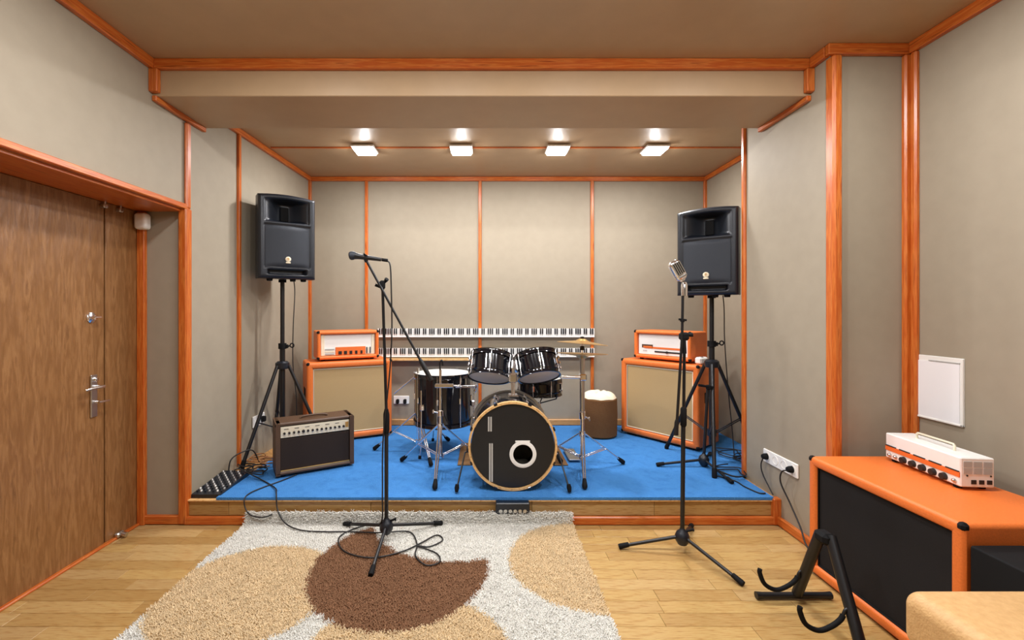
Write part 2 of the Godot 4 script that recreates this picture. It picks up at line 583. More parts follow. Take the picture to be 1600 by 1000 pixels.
func lamp(at: Vector3, label: String, group: String, energy: float, around: float) -> void:
	var t := thing("ceiling_lamp", label, "ceiling lamp", at, 0.0, group)
	bx("housing", Vector3(0, -0.008, 0), Vector3(0.19, 0.016, 0.19), M.white, t, 0.004)
	bx("lamp_diffuser", Vector3(0, -0.024, 0), Vector3(0.165, 0.02, 0.165), M.lamp_glass, t, 0.006)
	var l := AreaLight3D.new()
	l.name = "lamp_light"
	l.area_size = Vector2(0.15, 0.15)
	l.light_color = col(252, 252, 255)
	l.light_energy = energy
	l.shadow_enabled = true
	l.area_range = 12.0
	l.area_attenuation = 2.0
	l.position = Vector3(0, -0.04, 0)
	l.rotation.x = -PI / 2
	t.add_child(l)
	var o := OmniLight3D.new()
	o.name = "bulb_light"
	o.light_color = col(252, 252, 255)
	o.light_energy = around
	o.light_size = 0.03
	o.omni_range = 12.0
	o.omni_attenuation = 2.0
	o.shadow_enabled = true
	o.position = Vector3(0, -0.024, 0)
	t.add_child(o)

func lamps() -> void:
	var which := ["leftmost square lamp on the stage ceiling", "second square lamp from the left on the stage ceiling", "third square lamp from the left on the stage ceiling", "rightmost square lamp on the stage ceiling"]
	for i in 4:
		lamp(Vector3(LAMP_X[i], 2.715, -3.773), which[i], "square lamps on the stage ceiling", 1.75, 0.22)
	var place := ["leftmost", "second from the left", "third from the left", "rightmost"]
	for i in 4:
		lamp(Vector3(LAMP_X[i], 2.773, -1.65), "square lamp on the main ceiling before the camera, " + place[i], "square lamps on the main ceiling", 1.9, 0.18)
	for i in 2:
		lamp(Vector3([-0.6, 1.0][i], 2.773, 0.9), "square lamp on the main ceiling behind the camera, on the %s" % ["left", "right"][i], "square lamps on the main ceiling", 1.0, 0.1)

func rug_color(x: float, d: float) -> int:      # 0 white, 1 beige, 2 brown
	var e := Vector2((x + 0.435) / 0.455, (d - 2.33) / 0.49)
	if e.length() < 1.0:
		return 0 if Vector2(x + 0.17, d - 2.89).length() < 0.53 else 2
	for c in [Vector3(-1.12, 2.12, 0.4), Vector3(0.55, 2.37, 0.42), Vector3(-0.3, 1.66, 0.42), Vector3(-0.75, 1.15, 0.3), Vector3(0.2, 1.1, 0.25)]:
		if Vector2(x - c.x, d - c.y).length() < c.z:
			return 1
	return 0

func rug_base(x: float, s: float) -> Vector3:      # s runs from the far edge, which stands up against the riser
	var up := 0.062
	if s < up:
		return Vector3(x, 0.018 + up - s + 0.012, -2.796 + s * 0.1)
	var t := s - up
	if t < 0.06:
		var a := t / 0.06 * PI / 2
		return Vector3(x, 0.006 + 0.024 * (1.0 - sin(a)), -2.79 + 0.035 * (1.0 - cos(a)))
	return Vector3(x, 0.006, -2.755 + (t - 0.06))

func rug() -> void:
	var t := thing("shag_rug", "cream shag rug with brown and beige discs before the stage", "rug")
	var b := MB.new()
	var len := 2.0
	var n := 60
	for j in n:
		for i in 20:
			var q := []
			for k in [[i, j], [i + 1, j], [i + 1, j + 1], [i, j + 1]]:
				var f: float = k[1] / float(n)
				q.append(rug_base(lerpf(-1.475, 0.535, k[0] / 20.0), f * f * len + f * (1.0 - f) * 0.5))
			b.poly(q, Vector3.UP + Vector3.BACK * 0.4, 1)
	put("backing", b, M.rug_back, t)
	# one tuft: a few bent strands of yarn
	var tb := MB.new()
	var rng := RandomNumberGenerator.new()
	rng.seed = 77
	for k in 6:
		var a := TAU * k / 6.0 + rng.randf()
		var dir := Vector3(cos(a), 0, sin(a))
		var l := 0.006 + rng.randf() * 0.007
		tb.tube([dir * 0.002, dir * (0.002 + l * 0.35) + Vector3.UP * 0.011, dir * (0.003 + l) + Vector3.UP * (0.017 + rng.randf() * 0.004)], [0.0024, 0.0023, 0.0014], 4)
	var mm := MultiMesh.new()
	mm.transform_format = MultiMesh.TRANSFORM_3D
	mm.use_colors = true
	mm.mesh = tb.mesh()
	var xf := []
	var cs := []
	var base := [col(236, 234, 226).srgb_to_linear(), col(230, 207, 168).srgb_to_linear(), col(152, 114, 86).srgb_to_linear()]
	var step := 0.0088
	var s := 0.003
	while s < len:
		var x := -1.478
		while x < 0.54:
			var px := x + (rng.randf() - 0.5) * 0.008
			var ps := s + (rng.randf() - 0.5) * 0.008
			var p := rug_base(px, maxf(ps, 0.0))
			var p2 := rug_base(px, maxf(ps, 0.0) + 0.002)
			var nrm := Vector3.RIGHT.cross(p2 - p).normalized() * -1.0
			if nrm.y < 0.0:
				nrm = -nrm
			if nrm.z < -0.1:
				nrm = -nrm
			var nb := Basis(Quaternion(Vector3.UP, nrm)) * Basis(Vector3.UP, rng.randf() * TAU) * Basis(Vector3.RIGHT, (rng.randf() - 0.5) * 0.9)
			xf.append(Transform3D(nb.scaled(Vector3.ONE * (0.8 + rng.randf() * 0.5)), p))
			var c: Color = base[rug_color(px + (rng.randf() - 0.5) * 0.012, -p.z + (rng.randf() - 0.5) * 0.012)]
			var f := 0.86 + rng.randf() * 0.2
			cs.append(Color(c.r * f, c.g * f, c.b * f))
			x += step if s < 1.25 else 0.0125
		s += step if s < 1.25 else 0.0125
	mm.instance_count = xf.size()
	for i in xf.size():
		mm.set_instance_transform(i, xf[i])
		mm.set_instance_color(i, cs[i])
	var mi := MultiMeshInstance3D.new()
	mi.name = "pile"
	mi.multimesh = mm
	mi.material_override = M.tuft
	mi.set_meta("kind", "stuff")
	t.add_child(mi)

# ------------------------------------------------------------------ loudspeakers and their stands
func smooth_step(a: float, b: float, x: float) -> float:
	return smoothstep(a, b, x)

func pa_front(x: float, y: float, w: float, h: float) -> float:
	var e := minf(minf(w / 2 - absf(x), y), h - y)
	var z := 0.19 - 0.022 * pow(1.0 - clampf(e / 0.022, 0.0, 1.0), 2.0)
	# horn mouth
	var hx := absf(x) / 0.168
	var hy := absf(y - 0.545) / 0.088
	var r := maxf(hx, hy)
	if r < 1.0:
		z -= 0.012 * smoothstep(1.0, 0.94, r) + 0.12 * (1.0 - smoothstep(0.12, 0.98, hx)) * smoothstep(1.0, 0.72, hy)
	# bulging grille panel
	var gx := absf(x) / 0.172
	var gy := absf(y - 0.262) / 0.178
	var q := maxf(gx, gy)
	if q < 1.0:
		z -= 0.010 * smoothstep(1.0, 0.95, q)
		z += 0.016 * (1.0 - gx * gx) * smoothstep(1.0, 0.8, gy)
	# port slot along the bottom
	var sx := absf(x) / 0.15
	var sy := absf(y - 0.056) / 0.02
	var s := maxf(sx, sy)
	if s < 1.0:
		z -= 0.06 * smoothstep(1.0, 0.8, s)
	return z

func pa_speaker(at: Vector3, turn: float, label: String) -> Node3D:
	var t := thing("loudspeaker", label, "loudspeaker", at, turn, "loudspeakers on tripod stands")
	var w := 0.42
	var h := 0.67
	var b := MB.new()
	var nx := 56
	var ny := 84
	var p := func(i: int, j: int) -> Vector3:
		var x := (float(i) / nx - 0.5) * w
		var y := float(j) / ny * h
		var top := y + 0.018 * (1.0 - pow(2.0 * x / w, 2.0)) * smoothstep(0.6, 1.0, y / h)
		return Vector3(x, top, pa_front(x, y, w, h))
	for i in nx:
		for j in ny:
			b.poly([p.call(i, j), p.call(i + 1, j), p.call(i + 1, j + 1), p.call(i, j + 1)], Vector3.BACK, 1)
	# sides taper to the back
	var back := func(v: Vector3) -> Vector3:
		return Vector3(v.x * 0.62, 0.02 + v.y * 0.93, -0.16)
	var mid := func(v: Vector3) -> Vector3:
		return Vector3(v.x * 1.0, v.y, 0.08)
	for j in ny:
		for i in [0, nx]:
			var a: Vector3 = p.call(i, j)
			var c: Vector3 = p.call(i, j + 1)
			var o := Vector3(a.x, 0, 0)
			b.poly([a, c, mid.call(c), mid.call(a)], o, 2)
			b.poly([mid.call(a), mid.call(c), back.call(c), back.call(a)], o, 3)
	for i in nx:
		for j in [0, ny]:
			var a: Vector3 = p.call(i, j)
			var c: Vector3 = p.call(i + 1, j)
			var o := Vector3(0, 1.0 if j else -1.0, 0)
			b.poly([a, c, mid.call(c), mid.call(a)], o, 4)
			b.poly([mid.call(a), mid.call(c), back.call(c), back.call(a)], o, 4)
	b.poly([back.call(p.call(0, 0)), back.call(p.call(nx, 0)), back.call(p.call(nx, ny)), back.call(p.call(0, ny))], Vector3.FORWARD)
	put("cabinet", b, M.plastic, t)
	# perforated steel grille over the woofer, a separate curved sheet
	var gb := MB.new()
	var gp := func(i: int, j: int) -> Vector3:
		var x := (i / 24.0 - 0.5) * 0.322
		var y := 0.096 + j / 24.0 * 0.332
		return Vector3(x, y, pa_front(x, y, w, h) + 0.0025)
	for i in 24:
		for j in 24:
			gb.poly([gp.call(i, j), gp.call(i + 1, j), gp.call(i + 1, j + 1), gp.call(i, j + 1)], Vector3.BACK, 1)
	put("grille", gb, M.grille_steel, t)
	bx("horn_throat", Vector3(0, 0.545, 0.064), Vector3(0.06, 0.12, 0.02), M.rubber, t, 0.004)
	var bd := MB.new()
	bd.T = Transform3D(Basis(Vector3.RIGHT, PI / 2), Vector3(0, 0.158, 0.2))
	bd.lathe([Vector2(0.021, -0.006), Vector2(0.021, 0.004), Vector2(0.017, 0.006), Vector2(0, 0.006)], 24)
	bd.T = Transform3D.IDENTITY
	bd.box(Vector3(0, 0.13, 0.2), Vector3(0.036, 0.012, 0.012), 0.003)
	var bg := put("badge", bd, M.cream, t)
	var em := MB.new()
	em.box(Vector3(0, 0.16, 0.207), Vector3(0.004, 0.022, 0.002))
	em.box(Vector3(0.006, 0.162, 0.207), Vector3(0.003, 0.014, 0.002))
	em.box(Vector3(-0.006, 0.162, 0.207), Vector3(0.003, 0.014, 0.002))
	put("emblem", em, M.bronze, bg)
	for x in [-0.12, 0.05, 0.13]:
		var f := MB.new()
		f.lathe([Vector2(0, -0.022), Vector2(0.02, -0.022), Vector2(0.024, 0.0), Vector2(0.024, 0.004)], 14)
		var o := put("foot", f, M.rubber, t)
		o.position = Vector3(x, 0.004, 0.13)
	t.scale = Vector3(1.0, 0.955, 1.0)
	put("pole_socket", MB.new().lathe([Vector2(0.019, -0.02), Vector2(0.03, -0.02), Vector2(0.03, 0.004), Vector2(0.019, 0.004)], 18), M.rubber, t)
	return t

func speaker_stand(at: Vector3, top: float, collar: float, spread: float, turn: float, label: String) -> void:
	var t := thing("speaker_stand", label, "speaker stand", at, 0.0, "tripod stands under the loudspeakers")
	put("pole", MB.new().tube([Vector3(0, 0.13, 0), Vector3(0, collar + 0.14, 0)], 0.021, 16), M.black_metal, t)
	put("inner_pole", MB.new().tube([Vector3(0, collar + 0.12, 0), Vector3(0, top - 0.022, 0), Vector3(0, top, 0)], [0.0165, 0.0165, 0.0165], 16), M.black_metal, t)
	var c := MB.new()
	c.lathe([Vector2(0.022, collar - 0.035), Vector2(0.05, collar - 0.03), Vector2(0.054, collar - 0.01), Vector2(0.054, collar + 0.016), Vector2(0.036, collar + 0.03), Vector2(0.022, collar + 0.03)], 18)
	put("collar", c, M.plastic, t)
	var cl := MB.new()
	cl.lathe([Vector2(0.021, collar + 0.13), Vector2(0.031, collar + 0.13), Vector2(0.031, collar + 0.175), Vector2(0.017, collar + 0.175)], 16)
	cl.box(Vector3(0.036, collar + 0.15, 0.0), Vector3(0.02, 0.03, 0.022), 0.003)
	put("clamp", cl, M.rubber, t)
	var kb := MB.new()
	kb.tube([Vector3(0.04, collar + 0.15, 0), Vector3(0.065, collar + 0.155, 0.004)], 0.006, 8)
	kb.T = Transform3D(Basis(Vector3.RIGHT, PI / 2), Vector3(0.078, collar + 0.158, 0))
	var ringp := []
	for k in 13:
		ringp.append(Vector3(cos(TAU * k / 12) * 0.016, 0, sin(TAU * k / 12) * 0.016))
	kb.tube(ringp, 0.005, 6)
	put("knob", kb, M.rubber, t)
	put("hub", MB.new().lathe([Vector2(0.0215, 0.2), Vector2(0.034, 0.2), Vector2(0.034, 0.25), Vector2(0.0215, 0.25)], 16), M.plastic, t)
	for k in 3:
		var a := turn + TAU * k / 3
		var dir := Vector3(sin(a), 0, cos(a))
		var top_p := dir * 0.05 + Vector3.UP * (collar - 0.005)
		var foot := dir * spread + Vector3.UP * 0.016
		var lg := put("leg", MB.new().tube([top_p, foot], 0.0135, 12), M.black_metal, t)
		put("rubber_foot", MB.new().tube([foot.lerp(top_p, 0.06), foot - (top_p - foot).normalized() * 0.0, foot - Vector3.UP * 0.0145], [0.0165, 0.0175, 0.0165], 12), M.rubber, lg)
		var side := dir.cross(Vector3.UP) * 0.012
		var br := MB.new()
		for sg in [-1.0, 1.0]:
			br.tube([dir * 0.034 + Vector3.UP * 0.225 + side * sg, foot.lerp(top_p, 0.42) + side * sg], 0.0045, 6)
		put("brace", br, M.black_metal, t)

func pa_systems() -> void:
	speaker_stand(Vector3(-1.646, MAT, -3.65), 1.425, 0.735, 0.36, atan2(-0.152, 0.325), "black tripod speaker stand behind the brown combo amplifier")
	pa_speaker(Vector3(-1.646, MAT + 1.425, -3.65), deg_to_rad(36), "black loudspeaker on a tall tripod stand by the left stage wall")
	speaker_stand(Vector3(1.775, MAT, -3.5), 1.293, 0.765, 0.385, atan2(-0.158, 0.35), "black tripod speaker stand in front of the right orange cabinet")
	pa_speaker(Vector3(1.775, MAT + 1.293, -3.5), deg_to_rad(-38), "black loudspeaker on a tripod stand beside the right pier, behind the silver microphone")

# ------------------------------------------------------------------ guitar amplifiers
func frame_box(b: MB, w: float, h: float, d: float, t: float, bev: float) -> void:      # open-fronted case with rounded edges, front at z = d / 2, on y = 0
	var ring := func(inset: float, rad: float) -> Array:
		var p := []
		for q in 4:
			var cx: float = (w / 2 - inset - rad) * [1.0, -1.0, -1.0, 1.0][q]
			var cy: float = h / 2 + (h / 2 - inset - rad) * [1.0, 1.0, -1.0, -1.0][q]
			for k in 6:
				var a := (q + k / 5.0) * PI / 2
				p.append(Vector2(cx + cos(a) * rad, cy + sin(a) * rad))
		return p
	var rows := [[0.0, -d / 2], [0.0, d / 2 - bev], [bev * 0.3, d / 2 - bev * 0.3], [bev, d / 2], [t - bev, d / 2], [t - bev * 0.3, d / 2 - bev * 0.3], [t, d / 2 - bev], [t, -d / 2 + 0.03]]
	var loops := []
	for q in rows:
		loops.append(ring.call(q[0], maxf(bev * 1.4 - q[0] * 0.5, 0.002)))
	b.g += 1
	for i in rows.size() - 1:
		if i in [1, 6]:
			b.g += 1
		for k in 24:
			var n := (k + 1) % 24
			var p := []
			for e in [[i, k], [i, n], [i + 1, n], [i + 1, k]]:
				p.append(Vector3(loops[e[0]][e[1]].x, loops[e[0]][e[1]].y, rows[e[0]][1]))
			var mid: Vector3 = (p[0] + p[1] + p[2] + p[3]) / 4.0
			var away := Vector3(mid.x, mid.y - h / 2, 0) * (1.0 if i < 3 else -1.0) * (0.0 if i == 3 else 1.0)
			b.poly(p, away + Vector3(0, 0, 0.05 if i > 0 and i < 6 else 0.0), b.g)
	b.box(Vector3(0, h / 2, -d / 2 + 0.016), Vector3(w - t * 0.5, h - t * 0.5, 0.028))
	b.poly(loops[0].map(func(q): return Vector3(q.x, q.y, -d / 2)), Vector3.FORWARD)

func corner_caps(t: Node3D, w: float, h: float, d: float, ys: Array) -> void:
	for sx in [-1.0, 1.0]:
		for y in ys:
			bx("corner_cap", Vector3(sx * (w / 2 - 0.012), (h - 0.012) if y else 0.014, d / 2 - 0.012), Vector3(0.03, 0.03, 0.03), M.rubber, t, 0.009)

func stage_cab(at: Vector3, turn: float, label: String) -> void:
	var t := thing("guitar_cabinet", label, "guitar cabinet", at, turn, "orange cabinets on the stage")
	var b := MB.new()
	frame_box(b, 0.75, 0.7, 0.36, 0.052, 0.014)
	put("case", b, M.orange, t)
	bx("grille_cloth", Vector3(0, 0.35, 0.15), Vector3(0.65, 0.6, 0.02), M.cloth_tan, t, 0.004)
	var p := MB.new()
	p.tube([Vector3(-0.318, 0.06, 0.163), Vector3(0.318, 0.06, 0.163), Vector3(0.318, 0.64, 0.163), Vector3(-0.318, 0.64, 0.163), Vector3(-0.318, 0.06, 0.163)], 0.005, 6)
	put("piping", p, M.cream_panel, t)
	corner_caps(t, 0.75, 0.7, 0.36, [0, 1])
	for sx in [-1.0, 1.0]:
		for sz in [-1.0, 1.0]:
			bx("foot", Vector3(sx * 0.3, -0.007, sz * 0.13), Vector3(0.05, 0.016, 0.05), M.rubber, t, 0.003)
	# recessed side handle
	for sx in [-1.0, 1.0]:
		bx("side_handle", Vector3(sx * 0.374, 0.42, 0), Vector3(0.006, 0.09, 0.15), M.rubber, t, 0.002)

func head_case(at: Vector3, turn: float, label: String) -> Node3D:
	var t := thing("amplifier_head", label, "amplifier", at, turn, "orange amplifier heads on the cabinets")
	var b := MB.new()
	frame_box(b, 0.55, 0.255, 0.28, 0.03, 0.01)
	put("case", b, M.orange, t)
	corner_caps(t, 0.55, 0.255, 0.28, [0, 1])
	for sx in [-1.0, 1.0]:
		for sz in [-1.0, 1.0]:
			bx("foot", Vector3(sx * 0.22, -0.007, sz * 0.09), Vector3(0.03, 0.016, 0.03), M.rubber, t, 0.003)
	bx("front_panel", Vector3(0, 0.1275, 0.105), Vector3(0.485, 0.19, 0.012), M.white, t, 0.003)
	return t

func guitar_amps() -> void:
	var la := atan2(0.4545, 0.89)
	stage_cab(Vector3(-1.288, MAT + 0.018, -4.215), la, "orange guitar cabinet with tan grille at the left of the drums")
	var t := head_case(Vector3(-1.305, MAT + 0.736, -4.23), la, "orange amplifier head with an orange pictogram panel, on the left cabinet")
	for x in [-0.225, 0.225]:
		bx("panel_edge", Vector3(x, 0.1275, 0.113), Vector3(0.03, 0.19, 0.008), M.cream_panel, t, 0.002)
	bx("control_panel", Vector3(0.02, 0.07, 0.114), Vector3(0.27, 0.075, 0.008), M.orange_print, t, 0.002)
	for i in 5:
		var pg := MB.new()
		pg.box(Vector3(-0.075 + i * 0.048, 0.055, 0.12), Vector3(0.03 - 0.003 * i, 0.03, 0.003))
		pg.box(Vector3(-0.075 + i * 0.048, 0.055, 0.1225), Vector3(0.008, 0.018, 0.002))
		put("pictogram", pg, M.dark_print, t)
	for i in 3:
		bx("control_strip", Vector3(-0.165, 0.045 + i * 0.022, 0.114), Vector3(0.08, 0.01, 0.006), M.silver_tape if i != 1 else M.cream_panel, t)
	for i in 3:
		bx("switch", Vector3(0.166 + i * 0.016, 0.07, 0.116), Vector3(0.009, 0.06, 0.01), M.dark_print if i != 1 else M.cream, t, 0.002)
	var ra := atan2(-0.786, 0.618)
	stage_cab(Vector3(1.684, MAT + 0.018, -4.12), ra, "orange guitar cabinet with tan grille at the right rear of the stage")
	t = head_case(Vector3(1.70, MAT + 0.736, -4.13), ra, "orange amplifier head with a plain white front, on the right cabinet")
	bx("orange_stripe", Vector3(0.02, 0.098, 0.113), Vector3(0.4, 0.016, 0.004), M.orange_print, t)
	bx("name_plate", Vector3(-0.15, 0.11, 0.113), Vector3(0.11, 0.03, 0.004), M.brown_vinyl, t)
	bx("name_plate_inlay", Vector3(-0.145, 0.104, 0.116), Vector3(0.09, 0.014, 0.003), M.orange_print, t)
	for i in 2:
		bx("control_strip", Vector3(-0.02 + i * 0.13, 0.064, 0.113), Vector3(0.11, 0.012, 0.006), M.dark_print, t)
	var kn := MB.new()
	kn.T = Transform3D(Basis(Vector3.RIGHT, PI / 2), Vector3(0.045, 0.064, 0.112))
	kn.lathe([Vector2(0.011, 0), Vector2(0.009, 0.016), Vector2(0, 0.016)], 14)
	put("knob", kn, M.dark_print, t)
	for i in 4:
		bx("print_mark", Vector3(-0.19 + i * 0.011, 0.066, 0.112), Vector3(0.006, 0.014, 0.002), M.silver_tape, t)

func combo() -> void:
	var t := thing("combo_amplifier", "brown combo amplifier with a row of knobs at the front of the stage", "amplifier", Vector3(-1.28, MAT + 0.016, -3.36), atan2(0.27, 0.466))
	var w := 0.54
	var h := 0.365
	var d := 0.23
	var b := MB.new()
	b.box(Vector3(0, 0.0125, 0), Vector3(w, 0.025, d), 0.008)
	b.box(Vector3(0, h - 0.0125, -0.01), Vector3(w, 0.025, d - 0.02), 0.008)
	for s in [-1.0, 1.0]:
		b.prism([Vector2(0, 0), Vector2(1, 0), Vector2(1, 1), Vector2(0, 1)].map(func(q): return Vector2(s * (w / 2 - 0.015) + (q.x - 0.5) * 0.03, q.y * h)), -d / 2, d / 2)
	b.box(Vector3(0, h / 2, -d / 2 + 0.02), Vector3(w - 0.02, h - 0.02, 0.02))
	put("case", b, M.brown_vinyl, t)
	bx("grille_cloth", Vector3(0, 0.138, d / 2 - 0.025), Vector3(w - 0.062, 0.225, 0.012), M.cloth_brown, t, 0.003)
	bx("trim_bead", Vector3(0, 0.028, d / 2 - 0.014), Vector3(w - 0.062, 0.008, 0.012), M.bronze, t, 0.002)
	var p := bx("control_panel", Vector3(0, 0.296, d / 2 - 0.03), Vector3(w - 0.062, 0.078, 0.014), M.cream_panel, t, 0.003)
	for i in 14:
		var k := MB.new()
		k.T = Transform3D(Basis(Vector3.RIGHT, PI / 2), Vector3(-0.212 + i * 0.0315, 0.29, d / 2 - 0.023))
		var r := 0.011 if i == 4 else 0.0085
		k.lathe([Vector2(r, 0), Vector2(r * 0.85, 0.014), Vector2(0, 0.015)], 12)
		put("knob", k, M.dark_print, p)
	for i in 6:
		bx("print_mark", Vector3(-0.2 + i * 0.07, 0.318, d / 2 - 0.0225), Vector3(0.03, 0.004, 0.001), M.dark_print, p)
	bx("maker_plate", Vector3(0.222, 0.3, d / 2 - 0.0225), Vector3(0.024, 0.04, 0.003), M.bronze, p)
	var hd := MB.new()
	hd.tube(curve([Vector3(-0.1, h, 0), Vector3(-0.075, h + 0.012, 0), Vector3(0, h + 0.016, 0), Vector3(0.075, h + 0.012, 0), Vector3(0.1, h, 0)], 4), 0.008, 8)
	put("handle", hd, M.brown_vinyl, t)
	for sx in [-1.0, 1.0]:
		for y in [0.014, h - 0.014]:
			bx("corner_cap", Vector3(sx * (w / 2 - 0.01), y, d / 2 - 0.016), Vector3(0.026, 0.03, 0.03), M.rubber, t, 0.008)
		for sz in [-1.0, 1.0]:
			bx("foot", Vector3(sx * 0.22, -0.006, sz * 0.08), Vector3(0.03, 0.014, 0.03), M.rubber, t, 0.003)

# ------------------------------------------------------------------ drums
func lug_ring(t: Node3D, n: int, r: float, y0: float, y1: float, name_: String, off := 0.0) -> void:
	for k in n:
		var a := TAU * (k + off) / n
		var dir := Vector3(cos(a), 0, sin(a))
		var b := MB.new()
		b.T = Transform3D(Basis(Vector3.UP, -a), Vector3.ZERO)
		b.box(Vector3(r + 0.007, (y0 + y1) / 2, 0), Vector3(0.016, minf(0.05, (y1 - y0) * 0.4), 0.016), 0.005)
		b.T = Transform3D.IDENTITY
		b.tube([dir * (r + 0.012) + Vector3.UP * y0, dir * (r + 0.012) + Vector3.UP * y1], 0.003, 6)
		put(name_, b, M.chrome, t)

func drum(t: Node3D, r: float, h: float, lugs: int, hoop: Material, top: Material, bottom: Material) -> void:      # axis y, from 0 to h
	put("shell", MB.new().lathe([Vector2(r - 0.006, 0.004), Vector2(r, 0.004), Vector2(r, h - 0.004), Vector2(r - 0.006, h - 0.004)], 48), M.gloss_black, t)
	put("batter_head", MB.new().lathe([Vector2(r + 0.002, h - 0.012), Vector2(r + 0.002, h - 0.003), Vector2(r - 0.006, h), Vector2(0, h)], 48), top, t)
	put("bottom_head", MB.new().lathe([Vector2(0, 0), Vector2(r - 0.006, 0), Vector2(r + 0.002, 0.003), Vector2(r + 0.002, 0.012)], 48), bottom, t)
	for y in [0.0, h - 0.022]:
		put("hoop", MB.new().lathe([Vector2(r + 0.003, y - 0.006), Vector2(r + 0.012, y - 0.006), Vector2(r + 0.008, y + 0.002), Vector2(r + 0.008, y + 0.022), Vector2(r + 0.013, y + 0.028), Vector2(r + 0.003, y + 0.028), Vector2(r + 0.003, y - 0.006)], 48), hoop, t)
	lug_ring(t, lugs, r, 0.0, h, "lug", 0.5)

func tripod(t: Node3D, spread: float, top: float, low: float, turn: float) -> void:      # double-braced chrome drum hardware base
	for k in 3:
		var a := turn + TAU * k / 3
		var dir := Vector3(sin(a), 0, cos(a))
		var side := dir.cross(Vector3.UP) * 0.011
		var foot := dir * spread + Vector3.UP * 0.031
		var b := MB.new()
		for sg in [-1.0, 1.0]:
			b.tube([dir * 0.02 + Vector3.UP * top + side * sg, foot + side * sg * 0.5], 0.0055, 8)
			b.tube([dir * 0.02 + Vector3.UP * low + side * sg, foot.lerp(dir * 0.02 + Vector3.UP * top, 0.45) + side * sg], 0.0045, 6)
		var lg := put("leg", b, M.chrome, t)
		var f := MB.new()
		f.tube([foot + dir * -0.028 + Vector3.UP * 0.022, foot, foot + dir * 0.016 - Vector3.UP * 0.012, foot + dir * 0.018 - Vector3.UP * 0.023], [0.012, 0.017, 0.018, 0.014], 10)
		put("rubber_foot", f, M.rubber, lg)
	for y in [top, low]:
		put("collar", MB.new().lathe([Vector2(0.013, y - 0.016), Vector2(0.023, y - 0.016), Vector2(0.023, y + 0.016), Vector2(0.013, y + 0.016)], 14), M.chrome, t)

func wing(p: Vector3, dir: Vector3) -> MB:      # wing bolt
	var b := MB.new()
	b.tube([p, p + dir * 0.035], 0.005, 8)
	b.box(p + dir * 0.038, Vector3(0.012, 0.03, 0.012), 0.004)
	return b

func cymbal(t: Node3D, y: float, r: float, tilt: Basis, flip := false) -> void:
	var b := MB.new()
	b.T = Transform3D(tilt, Vector3(0, y, 0))
	var s := -1.0 if flip else 1.0
	var prof := [Vector2(r, 0), Vector2(r * 0.6, 0.009 * s), Vector2(r * 0.26, 0.018 * s), Vector2(r * 0.2, 0.026 * s), Vector2(r * 0.12, 0.034 * s), Vector2(0.008, 0.037 * s)]
	var under := []
	for k in range(prof.size() - 1, -1, -1):
		under.append(prof[k] - Vector2(0, 0.0025))
	b.lathe(prof + under + [prof[0]], 48)
	put("cymbal", b, M.bronze, t)

